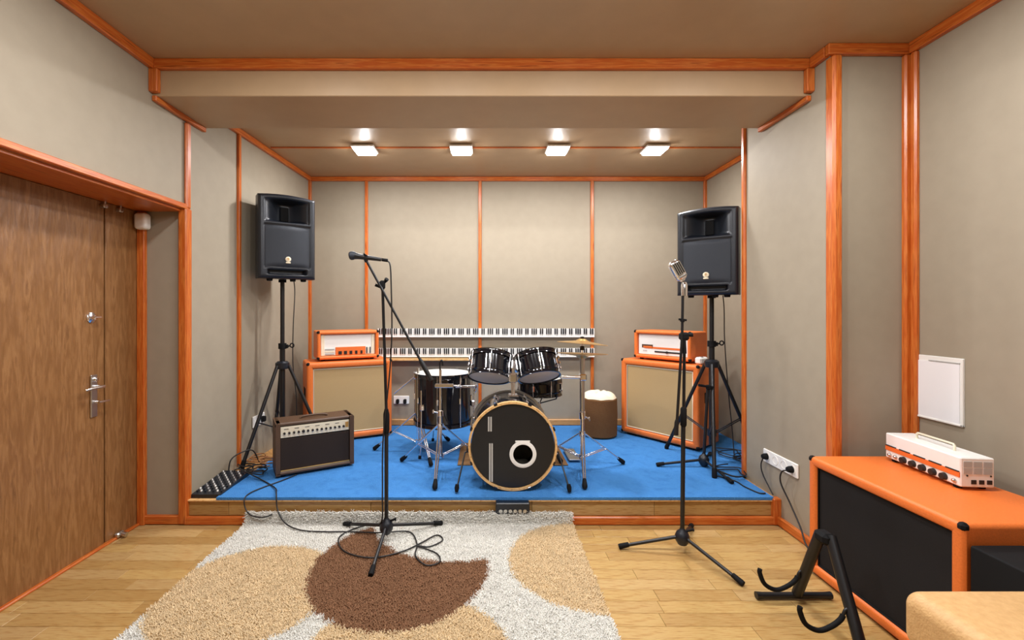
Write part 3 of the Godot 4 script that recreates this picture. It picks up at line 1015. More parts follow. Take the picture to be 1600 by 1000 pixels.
func drums() -> void:
	# bass drum, lying on its side; its front looks at the camera
	var t := thing("bass_drum", "black bass drum with wooden hoop and a white ring round its port", "drum", Vector3(0.184, MAT, -2.925), 0.0, "drum kit")
	var cy := 0.293
	var r := 0.272
	var turn := Transform3D(Basis(Vector3.RIGHT, PI / 2), Vector3(0, cy, -0.45))     # y of the lathe runs towards +z
	var b := MB.new()
	b.T = turn
	put("shell", b.lathe([Vector2(r - 0.007, 0.0), Vector2(r, 0.0), Vector2(r, 0.45), Vector2(r - 0.007, 0.45), Vector2(r - 0.007, 0.0)], 72), M.gloss_black, t)
	b = MB.new()
	b.T = turn
	put("front_hoop", b.lathe([Vector2(r + 0.004, 0.425), Vector2(r + 0.018, 0.425), Vector2(r + 0.018, 0.462), Vector2(r + 0.004, 0.462), Vector2(r + 0.004, 0.425)], 72), M.hoop_wood, t)
	b = MB.new()
	b.T = turn
	put("rear_hoop", b.lathe([Vector2(r + 0.004, -0.012), Vector2(r + 0.018, -0.012), Vector2(r + 0.018, 0.025), Vector2(r + 0.004, 0.025), Vector2(r + 0.004, -0.012)], 72), M.steel, t)
	# front head with a round hole cut in it
	var pc := Vector2(0.067, -0.054)
	b = MB.new()
	var n := 72
	for k in n:
		var q := []
		for a in [TAU * k / n, TAU * (k + 1) / n]:
			var d := Vector2(cos(a), sin(a))
			var m := pc.dot(d)
			var reach := -m + sqrt(m * m + 0.27 * 0.27 - pc.length_squared())
			q.append(Vector3(pc.x + d.x * 0.066, pc.y + d.y * 0.066 + cy, 0.001))
			q.append(Vector3(pc.x + d.x * reach, pc.y + d.y * reach + cy, 0.001))
		b.poly([q[0], q[2], q[3], q[1]], Vector3.BACK, 1)
	var hd := put("front_head", b, M.head_black, t)
	b = MB.new()
	b.T = Transform3D(Basis(Vector3.RIGHT, PI / 2), Vector3(pc.x, cy + pc.y, 0.001))
	b.lathe([Vector2(0.064, 0.0), Vector2(0.088, 0.0), Vector2(0.088, 0.003), Vector2(0.084, 0.005), Vector2(0.064, 0.004)], 48)
	b.T = Transform3D.IDENTITY
	b.box(Vector3(pc.x - 0.002, cy + pc.y + 0.084, 0.003), Vector3(0.095, 0.012, 0.003))
	put("port_ring", b, M.white, hd)
	b = MB.new()
	b.T = turn
	put("batter_head", b.lathe([Vector2(0.0, 0.0), Vector2(r + 0.002, 0.0), Vector2(r + 0.002, 0.01), Vector2(0.0, 0.002)], 48), M.head_white, t)
	put("damping_pillow", MB.new().cushion(Vector3(0.03, 0.07, -0.2), Vector3(0.22, 0.09, 0.24), 0.04), M.rug_back, t)
	for a in [[-0.149, 0.436, 0.095], [-0.142, 0.185, 0.25]]:
		var tp := MB.new()
		for s in [-1.0, 1.0]:
			tp.box(Vector3(a[0] + s * 0.0075, a[1], 0.0025), Vector3(0.010, a[2], 0.002))
		put("tape_strip", tp, M.silver_tape, hd)
	for k in 8:
		var a := TAU * (k + 0.5) / 8
		var dir := Vector3(cos(a), sin(a), 0)
		b = MB.new()
		b.tube([Vector3(0, cy, -0.33) + dir * (r + 0.016), Vector3(0, cy, -0.02) + dir * (r + 0.016)], 0.0035, 6)
		b.T = Transform3D(Basis(Vector3.BACK, a), Vector3(0, cy, 0))
		b.box(Vector3(r + 0.009, 0, -0.13), Vector3(0.02, 0.02, 0.05), 0.005)
		b.box(Vector3(r + 0.009, 0, -0.32), Vector3(0.02, 0.02, 0.05), 0.005)
		put("lug", b, M.chrome, t)
		b = MB.new()
		b.T = Transform3D(Basis(Vector3.BACK, a), Vector3(0, cy, 0))
		b.box(Vector3(r + 0.019, 0, 0.0), Vector3(0.014, 0.026, 0.03), 0.004)
		put("claw", b, M.gloss_black, t)
	for s in [-1.0, 1.0]:
		b = MB.new()
		b.tube([Vector3(s * 0.262, 0.23, -0.12), Vector3(s * 0.315, 0.22, -0.1), Vector3(s * 0.362, 0.03, 0.035)], 0.006, 8)
		b.box(Vector3(s * 0.285, 0.235, -0.12), Vector3(0.04, 0.04, 0.05), 0.008)
		var sp := put("spur", b, M.black_metal, t)
		b = MB.new()
		b.tube([Vector3(s * 0.36, 0.055, 0.03), Vector3(s * 0.362, 0.035, 0.035), Vector3(s * 0.364, 0.008, 0.04)], [0.012, 0.016, 0.011], 10)
		put("rubber_foot", b, M.rubber, sp)
	b = MB.new()
	b.tube([Vector3(0.02, cy + r - 0.01, -0.27), Vector3(0.02, cy + r + 0.2, -0.29)], 0.014, 12)
	b.box(Vector3(0.02, cy + r + 0.006, -0.27), Vector3(0.07, 0.02, 0.09), 0.006)
	b.box(Vector3(0.02, cy + r + 0.13, -0.285), Vector3(0.06, 0.07, 0.05), 0.01)
	put("tom_mount", b, M.chrome, t)
	# rack toms
	var spots := [[Vector3(0.036, 0.853, -3.3), "black rack tom over the left half of the bass drum", -0.1], [Vector3(0.404, 0.858, -3.3), "black rack tom over the right half of the bass drum", 0.12]]
	for s in spots:
		t = thing("rack_tom", s[1], "drum", s[0], 0.0, "drum kit")
		t.rotation = Vector3(-0.44, 0, s[2])
		t.rotation_order = EULER_ORDER_YZX
		drum(t, 0.148, 0.172, 6, M.gloss_black, M.head_clear, M.head_clear)
		b = MB.new()
		var sd: float = 1.0 if s[0].x < 0.2 else -1.0
		b.box(Vector3(sd * 0.158, 0.1, 0.02), Vector3(0.03, 0.09, 0.06), 0.01)
		b.tube([Vector3(sd * 0.15, 0.1, 0.02), Vector3(sd * 0.182, 0.1, 0.03)], 0.012, 10)
		put("bracket", b, M.chrome, t)
		b = MB.new()
		for j in 3:
			b.box(Vector3(-sd * 0.158, 0.04 + j * 0.04, 0.04), Vector3(0.02, 0.026, 0.03), 0.008)
		put("lug_block", b, M.chrome, t)
	# floor tom
	t = thing("floor_tom", "big black floor tom with a pale head at the left of the kit", "drum", Vector3(-0.35, MAT + 0.24, -3.78), 0.3, "drum kit")
	drum(t, 0.235, 0.415, 8, M.gloss_black, M.head_white, M.head_clear)
	for k in 3:
		var a := 0.4 + TAU * k / 3
		var dir := Vector3(cos(a), 0, sin(a))
		b = MB.new()
		b.tube([dir * 0.262 + Vector3.UP * 0.3, dir * 0.262 + Vector3.UP * -0.14, dir * 0.28 + Vector3.UP * -0.23], 0.006, 8)
		b.box(dir * 0.252 + Vector3.UP * 0.16, Vector3(0.035, 0.05, 0.035), 0.008)
		var lg := put("leg", b, M.chrome, t)
		put("rubber_foot", MB.new().tube([dir * 0.277 + Vector3.UP * -0.215, dir * 0.281 + Vector3.UP * -0.238], 0.012, 8), M.rubber, lg)
	b = MB.new()
	b.tube([Vector3(0.05, 0.33, 0.25), Vector3(0.19, 0.335, 0.29), Vector3(0.23, 0.34, 0.23), Vector3(0.235, 0.3, 0.2), Vector3(0.22, 0.27, 0.2)], 0.011, 10)
	put("mounting_arm", b, M.chrome, t)
	# snare drum on its stand
	t = thing("snare_drum", "shallow black snare drum under the right rack tom", "drum", Vector3(0.45, 0.673, -3.66), 0.0, "drum kit")
	drum(t, 0.172, 0.125, 8, M.gloss_black, M.head_white, M.head_clear)
	t = thing("snare_stand", "low tripod stand holding the snare drum behind the bass drum", "drum stand", Vector3(0.45, MAT + 0.009, -3.66), 0.0, "drum hardware")
	put("pole", MB.new().tube([Vector3(0, 0.08, 0), Vector3(0, 0.42, 0)], 0.011, 10), M.chrome, t)
	tripod(t, 0.26, 0.24, 0.1, 0.5)
	for k in 3:
		var a := 0.9 + TAU * k / 3
		var dir := Vector3(cos(a), 0, sin(a))
		put("basket_arm", MB.new().tube([Vector3(0, 0.41, 0), dir * 0.183 + Vector3.UP * 0.475, dir * 0.192 + Vector3.UP * 0.505], 0.005, 8), M.black_metal, t)
	# hi-hat stand on the right of the kit
	t = thing("hi_hat_stand", "chrome hi-hat stand with two bronze cymbals at the right of the drums", "cymbal stand", Vector3(0.72, MAT, -3.3), 0.0, "drum hardware")
	put("lower_tube", MB.new().tube([Vector3(0, 0.03, 0), Vector3(0, 0.4, 0)], 0.0135, 14), M.chrome, t)
	put("upper_tube", MB.new().tube([Vector3(0, 0.39, 0), Vector3(0, 0.84, 0)], 0.018, 14), M.steel, t)
	put("rod", MB.new().tube([Vector3(0, 0.83, 0), Vector3(0, 0.98, 0)], 0.005, 8), M.chrome, t)
	put("joint", MB.new().lathe([Vector2(0.013, 0.375), Vector2(0.024, 0.38), Vector2(0.024, 0.43), Vector2(0.018, 0.435)], 14), M.chrome, t)
	put("wing_bolt", wing(Vector3(0.018, 0.4, 0.005), Vector3(0.85, -0.5, 0.1).normalized()), M.chrome, t)
	tripod(t, 0.345, 0.27, 0.1, atan2(-0.06, 0.35))
	cymbal(t, 0.935, 0.185, Basis(Vector3.BACK, -0.08) * Basis(Vector3.RIGHT, -0.045))
	cymbal(t, 0.862, 0.185, Basis(Vector3.BACK, -0.03) * Basis(Vector3.RIGHT, -0.06), true)
	b = MB.new()
	b.lathe([Vector2(0, 0.885), Vector2(0.016, 0.885), Vector2(0.016, 0.912), Vector2(0.008, 0.916)], 12)
	b.lathe([Vector2(0.008, 0.972), Vector2(0.014, 0.973), Vector2(0.014, 0.985), Vector2(0, 0.987)], 12)
	put("clutch", b, M.dark_print, t)
	b = MB.new()
	b.tube([Vector3(-0.155, 0.692, 0.02), Vector3(0.02, 0.69, 0.03)], 0.0125, 12)
	b.box(Vector3(0.0, 0.69, 0.014), Vector3(0.05, 0.05, 0.06), 0.008)
	put("tom_arm", b, M.chrome, t)
	bx("pedal", Vector3(-0.02, 0.02, -0.3), Vector3(0.09, 0.012, 0.27), M.steel, t, 0.004)
	# two stands at the left
	t = thing("cymbal_stand", "slim chrome stand in front of the floor tom, without a cymbal", "cymbal stand", Vector3(-0.325, MAT, -3.3), 0.0, "drum hardware")
	put("lower_tube", MB.new().tube([Vector3(0, 0.09, 0), Vector3(0, 0.42, 0)], 0.0125, 14), M.chrome, t)
	put("upper_tube", MB.new().tube([Vector3(0, 0.4, 0), Vector3(0, 0.74, 0)], 0.009, 12), M.chrome, t)
	put("joint", MB.new().lathe([Vector2(0.012, 0.395), Vector2(0.021, 0.4), Vector2(0.021, 0.44), Vector2(0.009, 0.445)], 14), M.chrome, t)
	put("wing_bolt", wing(Vector3(-0.015, 0.425, 0.005), Vector3(-0.9, 0.25, 0.1).normalized()), M.chrome, t)
	b = MB.new()
	b.tube(curve([Vector3(0, 0.73, 0), Vector3(-0.004, 0.79, 0), Vector3(0.012, 0.81, 0), Vector3(0.018, 0.77, 0)], 5), 0.006, 8)
	put("hook", b, M.black_metal, t)
	b = MB.new()
	b.box(Vector3(0.03, 0.625, 0.012), Vector3(0.14, 0.03, 0.02), 0.006)
	b.tube(curve([Vector3(0.1, 0.625, 0.012), Vector3(0.145, 0.63, 0.012), Vector3(0.15, 0.68, 0.0)], 5), 0.006, 8)
	put("clamp_arm", b, M.chrome, t)
	tripod(t, 0.35, 0.33, 0.11, 0.0)
	t = thing("boom_stand", "chrome drum stand with a short slanted arm, beside the left orange cabinet", "cymbal stand", Vector3(-0.55, MAT, -3.72), 0.0, "drum hardware")
	put("lower_tube", MB.new().tube([Vector3(0, 0.07, 0), Vector3(0, 0.5, 0)], 0.0125, 14), M.chrome, t)
	put("upper_tube", MB.new().tube([Vector3(0, 0.5, 0), Vector3(0, 0.7, 0)], 0.010, 12), M.steel, t)
	put("joint", MB.new().lathe([Vector2(0.012, 0.47), Vector2(0.023, 0.475), Vector2(0.023, 0.52), Vector2(0.010, 0.525)], 14), M.chrome, t)
	b = MB.new()
	b.tube([Vector3(-0.2, 0.49, 0.02), Vector3(-0.03, 0.63, 0.02)], 0.006, 8)
	b.box(Vector3(-0.015, 0.63, 0.01), Vector3(0.04, 0.04, 0.03), 0.006)
	put("arm", b, M.chrome, t)
	put("strut", MB.new().tube([Vector3(0.015, 0.47, 0.03), Vector3(0.1, 0.6, 0.03)], 0.006, 8), M.chrome, t)
	tripod(t, 0.36, 0.33, 0.09, atan2(0.14, 0.33))
	# scrap of carpet under the bass drum
	tag(put("carpet_mat", MB.new().box(Vector3(0.215, MAT + 0.005, -3.675), Vector3(0.84, 0.006, 0.56), 0.002), M.carpet_scrap), "small brown carpet mat under the bass drum", "mat")
	# round pouf the drummer sits on
	t = thing("pouf", "round brown pouf with a swirled cream top beside the right orange cabinet", "stool", Vector3(1.085, MAT + 0.004, -4.24))
	put("body", MB.new().lathe([Vector2(0, 0), Vector2(0.15, 0), Vector2(0.163, 0.012), Vector2(0.167, 0.2), Vector2(0.163, 0.345), Vector2(0.15, 0.36)], 40), M.pouf, t)
	var top := MB.new()
	var tp := func(i: int, k: int) -> Vector3:
		var f := i / 14.0
		var a := TAU * k / 120.0
		var groove := absf(sin(4.0 * a + f * 2.6)) * sin(clampf(f, 0.0, 1.0) * PI * 0.9) 
		var rr := 0.158 * f
		return Vector3(cos(a) * rr, 0.352 + 0.05 * sqrt(maxf(0.0, 1.0 - f * f)) + 0.016 * groove, sin(a) * rr)
	for i in 14:
		for k in 120:
			top.poly([tp.call(i, k), tp.call(i, k + 1), tp.call(i + 1, k + 1), tp.call(i + 1, k)], Vector3.UP, 1)
	put("cushion_top", top, M.cream, t)

# ------------------------------------------------------------------ microphone stands
func mic_base(t: Node3D, feet: Array, hub: float) -> void:
	for f in feet:
		var foot: Vector3 = f
		var start := Vector3(foot.x, 0, foot.z).normalized() * 0.03 + Vector3.UP * hub
		var lg := put("leg", MB.new().tube([start, foot + Vector3.UP * 0.016], 0.0095, 10), M.black_metal, t)
		var e := (foot - start).normalized()
		var end := foot + Vector3.UP * 0.016
		put("rubber_foot", MB.new().tube([end - e * 0.045, end, end + e * 0.012], [0.013, 0.0148, 0.0135], 10), M.rubber, lg)
	var b := MB.new()
	b.lathe([Vector2(0, hub - 0.04), Vector2(0.024, hub - 0.04), Vector2(0.037, hub - 0.018), Vector2(0.039, hub + 0.006), Vector2(0.03, hub + 0.028), Vector2(0.016, hub + 0.04), Vector2(0.012, hub + 0.05)], 20)
	put("hub", b, M.plastic, t)
	put("hub_screw", MB.new().tube([Vector3(0.02, hub + 0.03, 0.0), Vector3(0.05, hub + 0.045, 0.01), Vector3(0.058, hub + 0.045, 0.01)], [0.006, 0.007, 0.01], 8), M.rubber, t)

func mic_stands() -> void:
	# left stand with a long boom
	var t := thing("microphone_stand", "black boom microphone stand standing on the rug", "microphone stand", Vector3(-0.565, 0.022, -2.58), 0.0, "microphone stands")
	mic_base(t, [Vector3(-0.288, 0, -0.172), Vector3(0.292, 0, -0.182), Vector3(0.0, 0, 0.345)], 0.085)
	put("lower_tube", MB.new().tube([Vector3(0, 0.1, 0), Vector3(0, 0.72, 0)], 0.0115, 12), M.black_metal, t)
	put("grip", MB.new().tube([Vector3(0, 0.62, 0), Vector3(0, 0.64, 0), Vector3(0, 0.73, 0), Vector3(0, 0.76, 0)], [0.014, 0.018, 0.018, 0.011], 12), M.rubber, t)
	put("upper_tube", MB.new().tube([Vector3(0, 0.74, 0), Vector3(-0.022, 1.47, 0)], 0.0085, 12), M.black_metal, t)
	var b := MB.new()
	b.box(Vector3(-0.022, 1.475, 0.002), Vector3(0.03, 0.05, 0.034), 0.008)
	b.tube([Vector3(-0.03, 1.46, 0), Vector3(-0.062, 1.475, 0.01)], [0.007, 0.009], 8)
	b.tube([Vector3(-0.01, 1.49, 0), Vector3(0.006, 1.508, 0.012)], [0.008, 0.013], 8)
	put("clutch", b, M.rubber, t)
	put("boom", MB.new().tube([Vector3(-0.108, 1.61, 0.022), Vector3(0.255, 0.94, 0.022)], 0.0072, 10), M.black_metal, t)
	put("counterweight", MB.new().tube([Vector3(0.195, 1.052, 0.022), Vector3(0.205, 1.033, 0.022), Vector3(0.262, 0.928, 0.022)], [0.008, 0.0135, 0.0135], 12), M.black_metal, t)
	put("clip", MB.new().tube([Vector3(-0.108, 1.605, 0.022), Vector3(-0.118, 1.63, 0.022), Vector3(-0.108, 1.645, 0.022)], [0.01, 0.012, 0.02], 10), M.rubber, t)
	t = thing("microphone", "black handheld microphone clipped to the boom stand on the rug", "microphone", Vector3(-0.565, 0.022, -2.58))
	var m0 := Vector3(-0.188, 1.641, 0.022)
	var m1 := Vector3(0.012, 1.613, 0.022)
	put("body", MB.new().tube([m0.lerp(m1, 0.06), m0.lerp(m1, 0.16), m0.lerp(m1, 0.6), m0.lerp(m1, 0.82)], [0.02, 0.0165, 0.012, 0.0105], 14), M.black_metal, t)
	b = MB.new()
	b.T = Transform3D(Basis(Vector3.BACK, PI / 2 + 0.14), m0)
	b.lathe([Vector2(0, -0.026), Vector2(0.012, -0.024), Vector2(0.021, -0.014), Vector2(0.025, 0), Vector2(0.024, 0.012), Vector2(0.019, 0.018), Vector2(0, 0.018)].map(func(q): return Vector2(q.x, q.y)), 18)
	put("grille_ball", b, M.grille_steel, t)
	put("plug", MB.new().tube([m0.lerp(m1, 0.84), m0.lerp(m1, 1.0)], 0.0095, 10), M.rubber, t)
	var cab := tag(put("microphone_cable", MB.new().tube(curve([Vector3(-0.553, 1.633, -2.558), Vector3(-0.536, 1.6, -2.55), Vector3(-0.53, 1.45, -2.55), Vector3(-0.527, 1.25, -2.55), Vector3(-0.533, 1.1, -2.552), Vector3(-0.545, 0.95, -2.556), Vector3(-0.58, 0.6, -2.56), Vector3(-0.582, 0.3, -2.555), Vector3(-0.59, 0.14, -2.56),
		Vector3(-0.70, 0.05, -2.72), Vector3(-0.80, 0.036, -2.68), Vector3(-0.84, 0.036, -2.58), Vector3(-0.76, 0.036, -2.44), Vector3(-0.6, 0.036, -2.38), Vector3(-0.45, 0.036, -2.44), Vector3(-0.36, 0.036, -2.53), Vector3(-0.28, 0.036, -2.62), Vector3(-0.24, 0.036, -2.56), Vector3(-0.31, 0.036, -2.49), Vector3(-0.38, 0.036, -2.505),
		Vector3(-0.26, 0.038, -2.42), Vector3(-0.235, 0.036, -2.34), Vector3(-0.3, 0.036, -2.31), Vector3(-0.37, 0.036, -2.4), Vector3(-0.38, 0.038, -2.52), Vector3(-0.45, 0.036, -2.66), Vector3(-0.62, 0.04, -2.64),
		Vector3(-0.8, 0.036, -2.66), Vector3(-0.95, 0.036, -2.66), Vector3(-1.1, 0.036, -2.68), Vector3(-1.22, 0.05, -2.74), Vector3(-1.29, 0.115, -2.79), Vector3(-1.315, 0.19, -2.83), Vector3(-1.38, 0.182, -2.95), Vector3(-1.55, 0.182, -3.1), Vector3(-1.72, 0.24, -3.14)], 6), 0.0042, 6), M.cable), "thin black microphone cable looping over the rug and up onto the stage", "cable")
	# right stand with the silver microphone
	t = thing("microphone_stand", "black microphone stand with a silver microphone on the wood floor", "microphone stand", Vector3(1.104, 0.001, -2.5), 0.0, "microphone stands")
	mic_base(t, [Vector3(-0.333, 0, -0.033), Vector3(0.155, 0, 0.302), Vector3(0.178, 0, -0.275)], 0.085)
	put("lower_tube", MB.new().tube([Vector3(0, 0.1, 0), Vector3(0.006, 0.78, 0)], 0.0118, 12), M.black_metal, t)
	put("grip", MB.new().tube([Vector3(0.006, 0.7, 0), Vector3(0.006, 0.71, 0), Vector3(0.007, 0.8, 0), Vector3(0.008, 0.81, 0)], [0.012, 0.017, 0.017, 0.01], 12), M.rubber, t)
	put("upper_tube", MB.new().tube([Vector3(0.008, 0.8, 0), Vector3(0.012, 1.21, 0)], 0.0085, 12), M.black_metal, t)
	b = MB.new()
	b.box(Vector3(0.004, 1.205, 0.012), Vector3(0.05, 0.045, 0.04), 0.01)
	b.tube([Vector3(0.02, 1.21, 0.01), Vector3(0.05, 1.215, 0.02)], [0.008, 0.012], 8)
	b.tube([Vector3(0.0, 1.19, 0.02), Vector3(0.004, 1.11, 0.02)], 0.011, 8)
	put("clutch", b, M.rubber, t)
	put("boom", MB.new().tube([Vector3(-0.044, 0.67, 0.024), Vector3(-0.012, 1.2, 0.024), Vector3(-0.008, 1.44, 0.024)], 0.0075, 10), M.black_metal, t)
	put("counterweight", MB.new().tube([Vector3(-0.046, 0.66, 0.024), Vector3(-0.042, 0.73, 0.024), Vector3(-0.041, 0.745, 0.024)], [0.013, 0.011, 0.008], 10), M.black_metal, t)
	b = MB.new()
	b.tube([Vector3(-0.011, 1.285, 0.024), Vector3(-0.009, 1.3, 0.024)], 0.012, 10)
	b.tube([Vector3(-0.03, 1.3, 0.024), Vector3(0.012, 1.295, 0.024)], 0.006, 8)
	put("locking_ring", b, M.rubber, t)
	t = thing("vintage_microphone", "chrome vintage-style microphone tilted on the stand before the right loudspeaker", "microphone", Vector3(1.104, 0.001, -2.476))
	var o := Node3D.new()
	b = MB.new()
	b.lathe([Vector2(0.009, 1.43), Vector2(0.016, 1.43), Vector2(0.017, 1.49), Vector2(0.012, 1.505), Vector2(0, 1.51)], 14)
	b.T = Transform3D(Basis.IDENTITY, Vector3(-0.008, 0, 0))
	put("swivel", b, M.chrome, t)
	var tilt := Transform3D(Basis(Vector3.BACK, 0.5), Vector3(-0.006, 1.51, 0))
	b = MB.new()
	b.T = tilt
	b.cushion(Vector3(0, 0.068, 0), Vector3(0.066, 0.118, 0.058), 0.024)
	put("body", b, M.chrome, t)
	b = MB.new()
	b.T = tilt
	for i in 5:
		b.box(Vector3(-0.022 + i * 0.011, 0.078, 0.03), Vector3(0.004, 0.07, 0.006), 0.0015)
	b.box(Vector3(0, 0.03, 0.029), Vector3(0.05, 0.01, 0.008), 0.002)
	put("grille_bar", b, M.steel, t)
	b = MB.new()
	b.T = tilt
	b.box(Vector3(0, 0.078, 0.0275), Vector3(0.046, 0.066, 0.004))
	put("grille_slot", b, M.dark_print, t)
	b = MB.new()
	b.T = tilt
	b.box(Vector3(0, 0.012, 0), Vector3(0.03, 0.02, 0.026), 0.006)
	put("yoke", b, M.chrome, t)
	o.free()
	# low third stand at the right of the stage
	t = thing("microphone_stand", "low black microphone stand with no microphone under the right speaker stand", "microphone stand", Vector3(1.655, MAT, -3.38), 0.0, "microphone stands")
	mic_base(t, [Vector3(-0.345, 0, 0.0), Vector3(0.02, 0, 0.34), Vector3(0.18, 0, -0.26)], 0.05)
	put("lower_tube", MB.new().tube([Vector3(0, 0.07, 0), Vector3(0.03, 0.6, 0)], 0.011, 12), M.black_metal, t)
	b = MB.new()
	b.tube([Vector3(-0.05, 0.618, 0.02), Vector3(0.03, 0.605, 0.02), Vector3(0.06, 0.602, 0.02)], [0.01, 0.008, 0.008], 8)
	b.box(Vector3(0.03, 0.6, 0.01), Vector3(0.03, 0.035, 0.035), 0.006)
	put("clutch", b, M.rubber, t)

# ------------------------------------------------------------------ right foreground
func near_corner() -> void:
	# the case faces left (-x): built facing +z and turned
	var t := thing("guitar_cabinet", "large orange cabinet with black grille standing at the right wall", "guitar cabinet", Vector3(1.9225, 0.012, -1.9415), -PI / 2)
	var w := 0.749
	var h := 0.588
	var d := 0.495
	var b := MB.new()
	frame_box(b, w, h, d, 0.045, 0.012)
	put("case", b, M.orange, t)
	bx("grille_cloth", Vector3(0, h / 2, d / 2 - 0.03), Vector3(w - 0.08, h - 0.08, 0.02), M.cloth_black, t, 0.004)
	b = MB.new()
	var x := w / 2 - 0.049
	b.tube([Vector3(-x, 0.049, d / 2 - 0.016), Vector3(x, 0.049, d / 2 - 0.016), Vector3(x, h - 0.049, d / 2 - 0.016), Vector3(-x, h - 0.049, d / 2 - 0.016), Vector3(-x, 0.049, d / 2 - 0.016)], 0.004, 6)
	put("piping", b, M.rubber, t)
	corner_caps(t, w, h, d, [0, 1])
	for sx in [-1.0, 1.0]:
		for sz in [-1.0, 1.0]:
			bx("foot", Vector3(sx * 0.3, -0.005, sz * 0.2), Vector3(0.05, 0.014, 0.05), M.rubber, t, 0.003)
	# small white amplifier head on it
	t = thing("small_amplifier", "small white amplifier head with an orange stripe on the near orange cabinet", "amplifier", Vector3(2.066, 0.606, -2.055), -PI / 2 - 0.09)
	w = 0.39
	h = 0.13
	d = 0.13
	b = MB.new()
	b.box(Vector3(0, h / 2 + 0.004, 0), Vector3(w, h - 0.008, d), 0.004)
	put("case", b, M.white, t)
	var st := bx("stripe", Vector3(0, 0.058, d / 2 + 0.001), Vector3(w - 0.006, 0.022, 0.004), M.orange_print, t)
	for i in 5:
		bx("print_mark", Vector3(-0.16 + i * 0.08, 0.0705, d / 2 + 0.002), Vector3(0.06, 0.0045, 0.004), M.dark_print, st)
	for i in 5:
		var k := MB.new()
		k.T = Transform3D(Basis(Vector3.RIGHT, PI / 2), Vector3(-0.085 + i * 0.052, 0.027, d / 2))
		k.lathe([Vector2(0.016, 0), Vector2(0.0135, 0.014), Vector2(0.0, 0.016)], 16)
		put("knob", k, M.dark_print, t)
	for p in [-0.165, -0.13, 0.17]:
		var k := MB.new()
		k.T = Transform3D(Basis(Vector3.RIGHT, PI / 2), Vector3(p, 0.027, d / 2))
		k.lathe([Vector2(0.009, 0), Vector2(0.009, 0.006), Vector2(0.005, 0.012), Vector2(0, 0.012)], 12)
		put("jack", k, M.steel, t)
	b = MB.new()
	b.tube([Vector3(-0.095, h - 0.002, 0), Vector3(-0.095, h + 0.022, 0), Vector3(-0.088, h + 0.028, 0), Vector3(0.088, h + 0.028, 0), Vector3(0.095, h + 0.022, 0), Vector3(0.095, h - 0.002, 0)], 0.005, 8)
	put("handle", b, M.cream_panel, t)
	# ventilated end: the one towards the camera
	var end := 1.0
	for i in 3:
		for j in 2:
			bx("vent_panel", Vector3(end * (w / 2), 0.075 + j * 0.028, -0.038 + i * 0.038), Vector3(0.003, 0.024, 0.033), M.silver_tape, t)
	for i in 3:
		bx("socket", Vector3(end * (w / 2), 0.03, -0.045 + i * 0.03), Vector3(0.004, 0.018, 0.02), M.dark_print, t, 0.001)
	for z in [-0.05, 0.04]:
		bx("screw", Vector3(end * (w / 2), 0.056, z), Vector3(0.003, 0.006, 0.006), M.dark_print, t)
	for sx in [-1.0, 1.0]:
		for sz in [-1.0, 1.0]:
			bx("foot", Vector3(sx * 0.16, 0.0, sz * 0.045), Vector3(0.022, 0.012, 0.022), M.rubber, t, 0.002)
	# black case between the cabinet and the stool
	t = thing("equipment_case", "black equipment case beside the near orange cabinet", "case", Vector3(1.985, 0.0, -1.462))
	b = MB.new()
	frame_box(b, 0.6, 0.535, 0.18, 0.02, 0.005)
	put("shell", b, M.rubber, t)
	bx("front_panel", Vector3(0, 0.267, 0.07), Vector3(0.56, 0.495, 0.012), M.cloth_black, t, 0.003)
	for i in 4:
		bx("rack_rail", Vector3(0, 0.1 + i * 0.12, 0.08), Vector3(0.56, 0.012, 0.012), M.gloss_black, t, 0.003)
	for i in 4:
		bx("screw", Vector3(-0.265, 0.09 + i * 0.12, 0.08), Vector3(0.01, 0.01, 0.008), M.chrome, t, 0.002)
	# tan stool
	t = thing("stool", "tan leather stool at the bottom right corner", "stool", Vector3(1.60, 0.0, -1.025))
	put("seat", MB.new().cushion(Vector3(0, 0.435, 0), Vector3(0.70, 0.17, 0.66), 0.045, 6), M.tan_leather, t)
	b = MB.new()
	b.tube([Vector3(-0.335, 0.42, 0.28), Vector3(-0.335, 0.42, -0.28)], 0.004, 6)
	b.tube([Vector3(-0.29, 0.42, -0.317), Vector3(0.29, 0.42, -0.317)], 0.004, 6)
	put("seam", b, M.tan_leather, t)
	for sx in [-1.0, 1.0]:
		for sz in [-1.0, 1.0]:
			put("leg", MB.new().tube([Vector3(sx * 0.26, 0.345, sz * 0.24), Vector3(sx * 0.27, 0.0, sz * 0.25)], [0.024, 0.018], 12), M.black_metal, t)
	# folding guitar stand
	t = thing("guitar_stand", "folding black guitar stand with two padded cradles by the near orange cabinet", "guitar stand", Vector3(1.47, 0.0, -1.9))
	b = MB.new()
	b.box(Vector3(0.0, 0.37, -0.035), Vector3(0.055, 0.05, 0.07), 0.014)
	put("pivot", b, M.rubber, t)
	var la := MB.new()
	la.tube([Vector3(0.0, 0.375, -0.06), Vector3(-0.012, 0.03, -0.19)], 0.0225, 10)
	put("leg", la, M.black_metal, t)
	var lb := MB.new()
	lb.tube([Vector3(0.012, 0.385, -0.02), Vector3(-0.02, 0.03, 0.185)], 0.0215, 10)
	put("leg", lb, M.black_metal, t)
	for z in [-0.195, 0.19]:
		var fb := MB.new()
		fb.tube([Vector3(-0.2, 0.018, z), Vector3(-0.17, 0.018, z), Vector3(0.12, 0.018, z), Vector3(0.15, 0.018, z)], [0.0165, 0.014, 0.014, 0.0165], 12)
		put("foot_bar", fb, M.black_metal, t)
